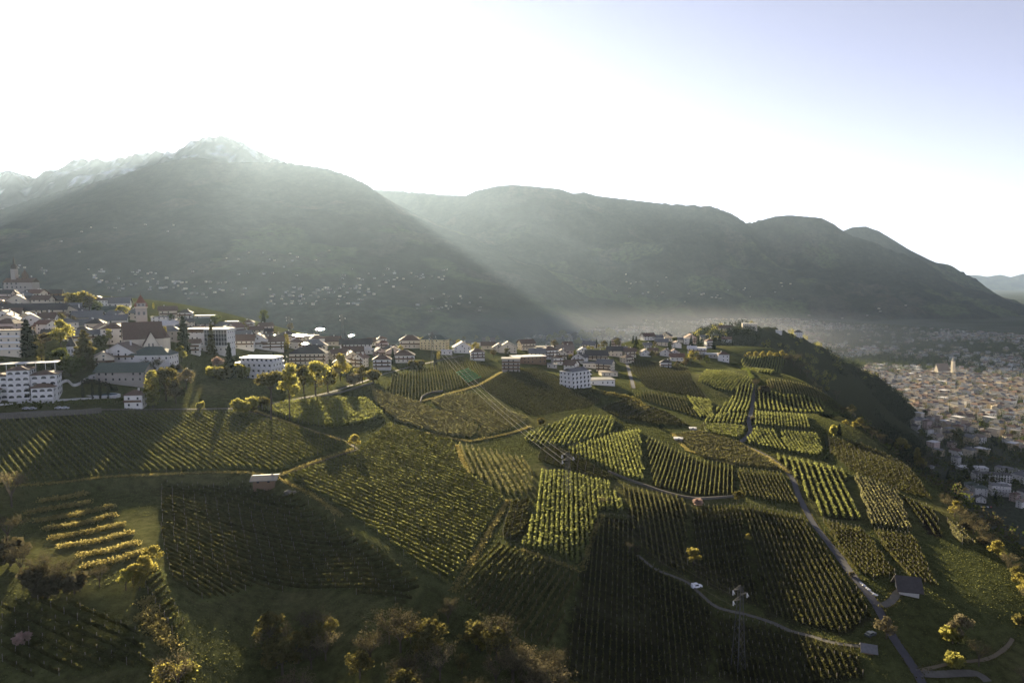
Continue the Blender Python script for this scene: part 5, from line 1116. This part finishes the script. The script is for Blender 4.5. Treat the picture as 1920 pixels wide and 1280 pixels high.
# ---------------------------------------------------------------- the town on the valley floor
def town_spots():
    out = []; ca, sa = math.cos(R(24)), math.sin(R(24)); st = 27.0
    for i in range(-40, 130):
        for j in range(0, 190):
            a, b = i * st, j * st * .92; x = 300 + a * ca - b * sa; y = 640 + a * sa + b * ca
            x += rng.normal() * 4; y += rng.normal() * 4
            if y < 640 or y > 5200: continue
            u = 960 + 1280 * x / y / (math.cos(PITCH)); 
            if u > 2010 or u < 980: continue
            out.append((x, y))
    out = np.array(out); z = H(out[:, 0], out[:, 1]); return out[z < 9]
spots = town_spots()
dens = .5 + .8 * fbm(spots[:, 0], spots[:, 1], 260, 3)
old = np.exp(-(((spots[:, 1] - 1650) / 480) ** 2)) * (spots[:, 0] > 700)          # dense old town in the sun
near = (spots[:, 1] < 1350)
p_house = np.clip(.32 + .45 * dens + .22 * old - .14 * near, .05, .92)
p_house = np.where(spots[:, 1] > 2300, np.clip(dens * .75 - .1, .03, .8), p_house)
pick = rng.random(len(spots)) < p_house
vis_u = 960 + 1280 * spots[:, 0] / spots[:, 1]
meadow = (spots[:, 1] < 845) & (spots[:, 0] < 700)                       # dark meadow at the foot of the slope
pick &= ~meadow
order = np.argsort(np.hypot(spots[:, 0], spots[:, 1])); order = [k for k in order if pick[k]]
NTOWN = 68
WP = ['white', 'white', 'cream', 'cream', 'grey', 'ochre', 'pink', 'white']; RP = ['brown', 'grey', 'brown', 'dark', 'red', 'grey', 'tan']
bands = ['in the nearest town street', 'in the second town street', 'in the third town street', 'in the fourth town street', 'in the fifth town street', 'in the sixth town street', 'at the sunny town edge', 'in the sunny old town']
h(1822,884,40,7,'flat','white','pale','x',14,'in the town','long white hall with pale flat roof at the edge of town',cat='hall',name='hall',dep=.8,chim=False)
h(1858,903,50,13,'flat','white','dark','x',14,'in the town','wide white school block with dark flat roof',cat='school',name='school',dep=.8,chim=False,big=True); h(1873,930,24,18,'flat','white','grey','x',8,'in the town','white four storey block below the school',st=4,chim=False,balc='white'); h(1900,892,44,10,'flat','white','grey','x',-30,'in the town','white school wing on the right',chim=False,cat='school',name='school',dep=.4); h(1838,930,16,14,'hip','white','green','x',0,'in the town','white villa with green roof below the school'); h(1822,922,18,12,'hip','white','green','x',0,'in the town','white villa left of the green roofed villa'); h(1838,942,13,8,'gable','white','dark','y',0,'in the town','small white gabled house at the edge of the meadow')
ng = 0; far_v = []
for k in order:
    x, y = spots[k]
    if any(math.hypot(x - a, y - b) < r + 9 for a, b, r in USED[-400:] if b > 500) and ng < NTOWN: continue
    w = 10 + 9 * rng.random() + 6 * old[k] * rng.random(); d = w * (.6 + .3 * rng.random()); hh = (6.5 + 5 * rng.random() + 5 * old[k]); yaw = R(24) + rng.normal() * .12 + (math.pi / 2 if rng.random() < .4 else 0)
    rf = ['gable', 'hip', 'hip', 'flat'][int(rng.integers(4))]; wl = WP[int(rng.integers(len(WP)))]; rc = RP[int(rng.integers(len(RP)))] if rf != 'flat' else ['pale', 'grey'][int(rng.integers(2))]
    if old[k] > .4 and rng.random() < .5: wl = ['ochre', 'cream', 'white', 'cream'][int(rng.integers(4))]; rc = ['red', 'brown', 'tan', 'grey'][int(rng.integers(4))]
    if ng < NTOWN and 960 + 1270 * x / y < 1935 and 960 + 1270 * x / y > 1600:
        house_data(x, y, w, d, hh, max(2, round(hh / 3)), rf, wl, rc, 'x', yaw, bands[min(7, ng // 9)], None, chim=rf != 'flat'); ng += 1
    elif y > 600: far_v.append((x, y, w, d, hh, rf, wl, rc, yaw))
# houses beyond: one mass of real little houses
WK, RK = list(M_wall), list(M_roof); VV, FF, MI = [], [], []
def add_far(x, y, z, w, d, hh, rf, wl, rc, yaw):
    c, s = math.cos(yaw), math.sin(yaw); g = Geo(); rh = min(w, d) * .26
    g.box(-w / 2, w / 2, -d / 2, d / 2, -3, hh); nw = len(g.f)
    if rf == 'flat': g.box(-w / 2 - .3, w / 2 + .3, -d / 2 - .3, d / 2 + .3, hh + .01, hh + .5)
    else: hip_roof(g, w, d, hh + .01, rh, .6)
    nr = len(g.f) - nw
    for st_ in range(max(1, int(hh / 3))):
        for i in range(3):
            cx = -w / 2 + w * (i + .5) / 3; g.box(cx - .7, cx + .7, -d / 2 - .08, -d / 2, st_ * 3 + 1, st_ * 3 + 2.4)
    n0 = len(VV); VV.extend([(x + a * c - b * s, y + a * s + b * c, z + e) for a, b, e in g.v]); FF.extend([tuple(n0 + i for i in f) for f in g.f])
    MI.extend([WK.index(wl)] * nw + [len(WK) + RK.index(rc)] * nr + [len(WK) + len(RK)] * (len(g.f) - nw - nr))
for x, y, w, d, hh, rf, wl, rc, yaw in far_v: add_far(x, y, float(H(x, y)), w, d, hh, rf, wl, rc, yaw)
# hamlets on the far slopes and along the foot of the mountains
def on_mtn(u, v, M):
    X, Y, Z = M; dx, dy, dz = px_dir(u, v); t = np.geomspace(1500, 9000, 1500); px, py, pz = dx * t, dy * t, CZ + dz * t
    i = ((px - X[0, 0]) / (X[0, 1] - X[0, 0])).round().astype(int); j = ((py - Y[0, 0]) / (Y[1, 0] - Y[0, 0])).round().astype(int); ok = (i >= 0) & (i < X.shape[1]) & (j >= 0) & (j < X.shape[0])
    zz = np.where(ok, Z[j.clip(0, X.shape[0] - 1), i.clip(0, X.shape[1] - 1)], -99); zz = np.maximum(zz, H(px, py)); k = np.argmax(pz < zz)
    return (px[k], py[k], zz[k]) if k > 0 else None
CL = [(165,320,505,548,70,0),(320,470,528,562,50,0),(500,710,538,572,110,0),(630,840,505,542,60,0),(780,905,552,585,36,0),(30,110,500,520,16,0),(90,330,415,480,14,0),(350,620,470,520,30,0),(960,1090,560,600,36,1),(1060,1130,545,560,12,1),(1150,1270,515,565,26,1),(1280,1490,530,566,30,1),(980,1300,600,632,70,1),(840,1000,590,625,24,1),(1500,1700,560,600,10,1)]
for u0, u1, v0, v1, n, m in CL:
    for i in range(int(n * .6)):
        p = on_mtn(u0 + (u1 - u0) * rng.random(), v0 + (v1 - v0) * rng.random(), (LM, RM)[m])
        if p: w = 8 + 10 * rng.random(); add_far(p[0], p[1], p[2] - 2, w, w * .7, 4.5 + 3 * rng.random(), 'hip', ['cream', 'grey', 'stone', 'stone'][int(rng.integers(4))], ['grey', 'brown', 'dark'][int(rng.integers(3))], rng.normal() * .5)
me = bpy.data.meshes.new('town_houses'); me.from_pydata(VV, [], FF)
for k in WK: me.materials.append(M_wall[k])
for k in RK: me.materials.append(M_roof[k])
me.materials.append(M_glass); me.polygons.foreach_set('material_index', np.array(MI, np.int32)); tag(link('town_houses', me), 'the many small houses of the far town and the hamlets across the valley', kind='stuff')
# town church with steep roof, catching the sun
gk = px_at(1765, 697, 290 * 1280 / 178); ko = mk('church', 'sunlit town church with a very steep pale roof', 'church', gk[0], gk[1], R(10))
g = Geo(); gable_body(g, 40, 20, 16, 22, 'x'); g.build('wall', M_wall['cream'], ko); g = Geo(); gable_roof(g, 40, 20, 16, 22, 'x', .5); g.build('roof', M_roof['tan'], ko)
g = Geo(); g.box(36, 44, -4, 4, -2, 44); t_ = g.build('tower', M_wall['cream'], ko); g = Geo(); g.cone([(35.5, -4.5), (44.5, -4.5), (44.5, 4.5), (35.5, 4.5)], 44.01, (40, 0, 58)); g.build('spire', M_roof['grey'], t_)

# ---------------------------------------------------------------- woods
def clump_mass(name, label, pts, hs, n, leafk, ls, squash=.42):
    m = len(pts); q = rng.normal(size=(m, n, 3)); q /= np.linalg.norm(q, axis=2)[:, :, None]; q *= (.45 + .6 * rng.random((m, n)))[:, :, None]
    c = np.empty((m, 3)); c[:, :2] = pts; c[:, 2] = H(pts[:, 0], pts[:, 1]) + hs * .55
    A = c[:, None] + q * np.stack([hs * squash, hs * squash, hs * .48], -1)[:, None]; V, F = leaf_cards(A.reshape(-1, 3), ls)
    tag(link(name, mesh_np(name, V, F, mat=M_tree[leafk])), label, kind='stuff')
def scatter(n, box, cond):
    p = np.column_stack([box[0] + (box[1] - box[0]) * rng.random(n), box[2] + (box[3] - box[2]) * rng.random(n)]); return p[cond(p[:, 0], p[:, 1])]
def slope_at(x, y): return np.hypot(H(x + 6, y) - H(x - 6, y), H(x, y + 6) - H(x, y - 6)) / 12
xr_ = lambda y: np.interp(y, [-100, 150, 250, 350, 443, 580, 760, 850, 1000, 1400], [205, 195, 200, 228, 250, 284, 330, 375, 440, 470])
p = scatter(11000, (190, 720, 150, 1100), lambda x, y: (x > xr_(y) + 6) & (H(x, y) > 4) & (slope_at(x, y) > .18)); clump_mass('woodland', 'bare and dark wood on the steep flank below the vineyards', p[::2], 6 + 5 * rng.random(len(p[::2])), 26, 'brown', 1.0); clump_mass('woodland', 'darker undergrowth of the steep flank below the vineyards', p[1::3], 5 + 5 * rng.random(len(p[1::3])), 22, 'green', 1.0)
p = scatter(26000, (180, 1250, 900, 1800), lambda x, y: (H(x, y) > 10) & (slope_at(x, y) > .2) & (fbm(x, y, 130, 3) > -.15)); clump_mass('woodland', 'dark wood covering the hill behind the vineyards', p, 7 + 6 * rng.random(len(p)), 16, 'conifer', 1.6)
p = scatter(9000, (200, 900, 1150, 1500), lambda x, y: (H(x, y) > 90) & (fbm(x, y, 60, 3) > .2)); clump_mass('woodland', 'yellowish trees on top of the hill behind the vineyards', p[:260], 7 + 5 * rng.random(min(260, len(p))), 40, 'lime', 1.2)
sp2 = spots[~pick & ~meadow]; sp2 = sp2[sp2[:, 1] < 5000]
NT = 0
for k in np.argsort(np.hypot(sp2[:, 0], sp2[:, 1])):
    x, y = sp2[k]; u = 960 + 1270 * x / y
    if NT < 90 and 1600 < u < 1935: tree_at(x, y, 9 + 7 * rng.random(), ['round', 'conifer', 'round', 'round'][NT % 4], ['green', 'conifer', 'olive', 'green'][NT % 4], ['among the nearest town houses', 'in the second town row', 'in the third town row'][NT // 30]); NT += 1
extra = np.concatenate([sp2 + rng.normal(size=sp2.shape) * 7 for _ in range(5)] + [spots[pick][::2] + rng.normal(size=spots[pick][::2].shape) * 12]); extra = extra[extra[:, 1] > 760]; extra = extra[H(extra[:, 0], extra[:, 1]) < 15]
hs_ = 10 + 9 * rng.random(len(extra)); a = rng.random(len(extra)) < .6; clump_mass('town_trees', 'dark garden trees between the houses of the town', extra[a], hs_[a], 22, 'green', 1.5); clump_mass('town_trees', 'dark evergreens between the houses of the town', extra[~a], hs_[~a] * 1.2, 20, 'conifer', 1.4, .28)
# ---------------------------------------------------------------- power line
def pylon(u, v, hpx, label, yaw=0):
    g0 = ground(u, v)[0]; s = np.linalg.norm(g0 - (0, 0, CZ)) / 1280; hgt = hpx * s * 1.03
    o = link('pylon', None); o.location = g0; o.rotation_euler = (0, 0, yaw); tag(o, label, 'pylon', 'lattice pylons of the power line'); USED.append((g0[0], g0[1], 6))
    b0, b1 = 1.5, .45; n = 11; zs = np.linspace(-.5, hgt, n + 1); hw_ = lambda z: b0 + (b1 - b0) * max(z, 0) / hgt
    g = Geo()
    for sx in (-1, 1):
        for sy in (-1, 1): g.bar((sx * hw_(0), sy * hw_(0), -1), (sx * b1, sy * b1, hgt), .06)
    g.build('leg', M_metal, o)
    g = Geo()
    for a, b in zip(zs[:-1], zs[1:]):
        p, q = hw_(a), hw_(b)
        for (x1, y1), (x2, y2) in (((-1, -1), (1, -1)), ((1, -1), (1, 1)), ((1, 1), (-1, 1)), ((-1, 1), (-1, -1))): g.bar((x1 * p, y1 * p, a), (x2 * q, y2 * q, b), .03)
    g.build('bracing', M_metal, o, 'stuff')
    arms = [(-2.6, hgt * .84), (2.6, hgt * .90), (-2.8, hgt * .97)] ; tips = []
    for x, z in arms:
        g = Geo(); g.bar((0, -.3, z), (x, 0, z), .06); g.bar((0, .3, z), (x, 0, z), .06); g.bar((0, 0, z + 1.2), (x, 0, z), .05); g.build('cross_arm', M_metal, o)
        g = Geo(); g.bar((x, 0, z), (x, 0, z - 1.5), .10); g.bar((x, 0, z - .1), (x + .7, 0, z - 1.3), .07); g.build('insulator', M_white, o); tips.append((x, 0, z - 1.5))
    tips.append((0, 0, hgt))
    c, s_ = math.cos(yaw), math.sin(yaw); return [np.array((g0[0] + x * c - y * s_, g0[1] + x * s_ + y * c, g0[2] + z)) for x, y, z in tips]
PA = pylon(811, 693, 68, 'lattice pylon at the upper edge of the vineyards in the village', .3); PB = pylon(1384, 1250, 132, 'lattice pylon in the dark vineyard at the lower right', .4); PC = pylon(1064, 930, 78, 'lattice pylon above the bright green vineyard', .4); PD = pylon(643, 645, 52, 'lattice pylon on the rim of the shelf', .2); PE = pylon(543, 634, 38, 'small lattice pylon left on the rim of the shelf', .2)
M_wire_lit = mat_plain('sunlit_cable', (.75, .68, .50), .4, .7, noise=.05)  # warm pale copy, sunlight on this span put into the colour
M_wire_dark = mat_plain('unlit_cable', (.10, .10, .09), .8, .2, noise=.05)  # darker copy of the same cable so the other spans look unlit
def cable(a, b, sag, label, grp, rad=.02):
    g = Geo(); t = np.linspace(0, 1, 21); p = a[None] * (1 - t[:, None]) + b[None] * t[:, None]; p[:, 2] -= sag * 4 * t * (1 - t)
    for i in range(20): g.bar(p[i], p[i + 1], rad)
    tag(g.build('power_cable', M_wire_lit if rad > .025 else M_wire_dark), label, 'power cable', grp)
WHICH = ['lower left cable', 'upper right cable', 'upper left cable', 'thin top wire']
for X, Y, sg, nm in ((PA, PC, 5, 'crossing the curved vineyards'), (PC, PB, 6, 'above the dark lower vineyards'), (PD, PA, 3, 'along the rim above the village'), (PE, PD, 1.5, 'between the two rim pylons')):
    for k in range(4): cable(X[k], Y[k], sg, WHICH[k] + ' ' + nm, 'power cables of the valley line', .03 if nm.startswith('crossing') and k < 3 else .018)
# ---------------------------------------------------------------- terrace, pool, walls, hedges by the hotels
def wall_line(name, label, cat, px, hgt, th, mat, below=1.0, step=2.0, part=None):
    w = ground([p[0] for p in px], [p[1] for p in px])[:, :2]; c = spline(w, 8); g = Geo(); nrm = np.gradient(c, axis=0); nrm /= np.linalg.norm(nrm, axis=1)[:, None]; nn = np.column_stack([-nrm[:, 1], nrm[:, 0]]) * th / 2; z = H(c[:, 0], c[:, 1])
    V = np.stack([np.column_stack([c - nn, z - below]), np.column_stack([c - nn, z + hgt]), np.column_stack([c + nn, z + hgt]), np.column_stack([c + nn, z - below])], 1); n = len(c); idx = np.arange(n * 4).reshape(n, 4)
    for i in range(n - 1):
        for j in range(4): g.f.append((idx[i, j], idx[i, (j + 1) % 4], idx[i + 1, (j + 1) % 4], idx[i + 1, j]))
    g.f += [tuple(idx[0][::-1]), tuple(idx[-1])]; g.v = [tuple(q) for q in V.reshape(-1, 3)]; o = g.build(name, mat); tag(o, label, cat); return c
wall_line('stone_wall', 'long stone retaining wall under the hotel lane at the left', 'wall', [(-60,788),(0,785),(80,781),(150,777),(190,773)], 2.6, 1.2, M_stone)
wall_line('stone_wall', 'stone wall below the bend of the garden lane', 'wall', [(500,763),(560,752),(640,736),(700,718)], 1.1, .5, M_stone)
wall_line('stone_wall', 'curved stone wall between the two post vineyards', 'wall', [(788,755),(792,745),(806,738),(830,734)], 1.2, .6, M_stone)
wall_line('stone_wall', 'low wall at the foot of the dark striped vineyard', 'wall', [(1140,885),(1200,908),(1290,934),(1375,932)], 1.0, .6, M_stone)
def hedge(label, px, hgt, th, leaf):
    w = ground([p[0] for p in px], [p[1] for p in px])[:, :2]; c = spline(w, 10); L = np.linalg.norm(np.diff(c, axis=0), axis=1).sum(); n = int(L * 16); t = rng.random(n) * (len(c) - 1); i = t.astype(int); p = c[i] + (c[np.minimum(i + 1, len(c) - 1)] - c[i]) * (t - i)[:, None] + rng.normal(size=(n, 2)) * th * .35
    V, F = leaf_cards(np.column_stack([p, H(p[:, 0], p[:, 1]) + hgt * rng.random(n) ** .7]), .8); og = V.mean(0); o = link('hedge', mesh_np('hedge', V - og, F, mat=M_tree[leaf])); o.location = og; tag(o, label, 'hedge', 'hedges around the hotels')
hedge('tall dark hedge below the white hotel garden', [(10,765),(80,763),(150,760),(215,757),(235,756)], 3.0, 2.0, 'green'); hedge('dark hedge behind the swimming pool', [(140,722),(170,718),(205,727),(215,735)], 2.2, 2.5, 'cypress'); hedge('clipped green hedge in front of the churchyard', [(178,662),(200,660),(224,662)], 2.6, 1.5, 'green')
hedge('dark hedge along the upper terrace vineyard', [(1370,683),(1390,690),(1405,700),(1412,712)], 1.8, 1.5, 'green'); hedge('dark scrub strip across the right shoulder', [(1545,812),(1550,835),(1552,856),(1542,864)], 1.2, 1.0, 'cypress'); hedge('dark scrub on the bank above the rounded vineyard', [(1535,778),(1560,782),(1590,785)], 2.4, 3, 'cypress')
hedge('scrub on the bank under the hotel on the slope', [(1110,735),(1150,742),(1190,752),(1215,772)], 2.2, 4, 'olive')
# pool
gp = ground(186, 742)[0]; ps = np.linalg.norm(gp - (0, 0, CZ)) / 1280; po = link('swimming_pool', None); po.location = (gp[0], gp[1] + 2, gp[2] + .3); tag(po, 'blue swimming pool with pale rim below the white hotel', 'pool')
ring = lambda a, b: [(a * math.cos(t), b * math.sin(t)) for t in np.linspace(0, 2 * math.pi, 25)[:-1]]
g = Geo(); g.prism(ring(30 * ps, 5.0), -3, .25); g.build('deck', M_white, po); g = Geo(); g.prism(ring(26 * ps, 3.6), .1, .254); g.build('water', M_water, po)
wall_line('balustrade', 'curved white balustrade above the swimming pool', 'balustrade', [(90,728),(110,722),(126,716),(137,724),(148,722),(160,714),(178,710),(190,716)], 1.6, .4, M_white)
wall_line('terrace_wall', 'white terrace wall along the hotel garden', 'wall', [(0,760),(40,756),(90,753),(150,749),(205,746)], .9, .3, M_white)
for i, (u, v, hp_) in enumerate(((50,752,26),(56,752,28),(92,744,30),(97,744,26),(156,748,26),(174,748,26),(188,748,26),(203,748,24),(80,704,26),(87,704,24),(93,704,24),(99,704,24),(155,744,24))): T(u, v, hp_, 'cypress', 'cypress', 'around the pool', None, 1.0)
go = ground(102, 712)[0]; g = Geo()
um = link('sunshade', None); um.location = go; tag(um, 'red sunshade on the hotel terrace', 'sunshade'); g = Geo(); g.bar((0, 0, 0), (0, 0, 2.6), .05); g.build('pole', M_metal, um); g = Geo(); g.cone(ring(2.6, 2.6)[::2], 2.3, (0, 0, 3.3)); g.build('canopy', mat_plain('red_cloth', (.5, .06, .04), .8), um)
# ---------------------------------------------------------------- vehicles and small things
def car(u, v, yaw, col, label, van=False):
    g0 = ground(u, v)[0]; o = link('van' if van else 'car', None); o.location = (g0[0], g0[1], g0[2] + .1); o.rotation_euler = (0, 0, yaw); tag(o, label, 'van' if van else 'car', 'parked vehicles'); L, Wd, Hh = (1.9, .75, 1.7) if van else (1.9, .78, 1.35)
    m = mat_plain('car_paint', col, .3, 0, noise=.05); g = Geo(); g.box(-L, L, -Wd, Wd, .35, .95); cab = [(-L * (.98 if van else .75), .95), (L * .45, .95), (L * .2, Hh), (-L * (.95 if van else .55), Hh)]; n = len(g.v)
    g.v += [(x, -Wd * .92, z) for x, z in cab] + [(x, Wd * .92, z) for x, z in cab]; g.f += [(n, n + 1, n + 2, n + 3), (n + 7, n + 6, n + 5, n + 4)] + [(n + i, n + 4 + i, n + 4 + (i + 1) % 4, n + (i + 1) % 4) for i in range(4)]; g.build('body', m, o)
    g = Geo(); g.box(-L * .5, L * .25, -Wd * .95, Wd * .95, 1.0, Hh - .2); g.build('window', M_glass, o)
    wm = Geo(); k = [(.34 * math.cos(a), .34 * math.sin(a)) for a in np.linspace(0, 2 * math.pi, 11)[:-1]]; wm.prism(k, -.12, .12); me = wm.mesh('wheel', M_roof['dark'])
    for sx in (-L * .62, L * .62):
        for sy in (-Wd * .93, Wd * .93): w = link('wheel', me, o); w.location = (sx, sy, .34); w.rotation_euler = (math.pi / 2, 0, 0)
car(1306,1102,.3,(.75,.76,.78),'white van parked beside the gravel path',True); car(1632,1192,.5,(.04,.05,.06),'dark off road car under the tan bare tree'); 
for i, u in enumerate((50, 61)): car(u, 768, 0, (.35, .36, .37), ['grey car, left one of the pair under the hedge', 'grey car, right one of the pair under the hedge'][i])
for i, u in enumerate((111, 122)): car(u, 767, 0, (.5, .51, .52), ['silver car below the pool, left of two', 'silver car below the pool, right of two'][i])
for i, u in enumerate((1840, 1846, 1852, 1858)): car(u, 951, 1.2, [(.6, .6, .6), (.1, .1, .12), (.65, .65, .65), (.3, .05, .04)][i], 'car parked in the row by the small gabled town house, %s from the left' % ORD[i])
def rock(u, v, s, label, grp, mat=None):
    g0 = ground(u, v)[0]; bm = bmesh.new(); bmesh.ops.create_icosphere(bm, subdivisions=2, radius=1)
    for q in bm.verts: q.co *= 1 + .25 * float(vnoise(np.array(q.co.x * 1.7 + u), np.array(q.co.y * 1.7 + q.co.z * 2 + v))); q.co = Vector((q.co.x * s * 1.3, q.co.y * s, q.co.z * s * .7))
    me = bpy.data.meshes.new('boulder'); bm.to_mesh(me); bm.free(); me.materials.append(mat or M_stone); o = link('boulder', me); o.location = g0; tag(o, label, 'boulder', grp)
for i, (u, v, s) in enumerate(((540,922,1.2),(546,926,.9),(538,928,.8),(552,922,.7))): rock(u, v, s, 'pale boulder in the heap right of the field hut, %s from the left' % ORD[[1, 2, 0, 3][i]], 'boulders beside the field hut')
for i in range(9): rock(1613 + 3.2 * i, 1091 + 2.8 * i, .36 + .1 * (i % 3), 'wrapped white bale in the line along the asphalt road, %s from the top' % ORD[i], 'white bales along the asphalt road', M_white)
rock(1643,1115,.5,'single white bale beside the gravel drive','white bales along the asphalt road',M_white)
# green nets over the young rows of the upper vineyard
M_net = mat_leaf('green_net', (.10, .22, .12), .5, .2, (.16, .36, .18))
for i in range(6):
    a = ground(856 + 4 * i, 702 + 3.4 * i)[0]; b = ground(878 + 4.6 * i, 694 + 3.0 * i)[0]; n = 14; g = Geo(); t = np.linspace(0, 1, n); d = (b - a)[:2]; d /= np.linalg.norm(d); nn = np.array((-d[1], d[0])); R_ = []
    for tt in t:
        p = a[:2] + (b - a)[:2] * tt; z = float(H(p[0], p[1])); R_.append([(p[0] - nn[0] * .7, p[1] - nn[1] * .7, z + .9), (p[0], p[1], z + 2.0), (p[0] + nn[0] * .7, p[1] + nn[1] * .7, z + .9)])
    for r in R_: g.v += r
    for k in range(n - 1):
        for j in range(2): g.f.append((3 * k + j, 3 * k + j + 1, 3 * k + 4 + j, 3 * k + 3 + j))
    tag(g.build('vine_net', M_net), 'pale green net stretched over a vine row, %s from the top' % ORD[i], 'net', 'green nets in the upper vineyard')
for u, v, Y, w, d, lb in ((570,644,0,9,4,'shining solar panel on the hip roofed hotel'),(505,628,0,9,3,'panel added for a sun glint behind the terraced hotel'),(562,628,0,16,5,'long panel added for the sun glint of the flat rim roof'),(600,617,0,14,4,'panel added for a sun glint at the far edge of the village'),(658,629,0,8,3,'panel added for a sun glint on the large white rim house')):
    g0 = ground(u, v + 22)[0]; glint(u, v, g0[1] + 4, w, d, lb)
garden_trees()
build_houses()
build_trees()
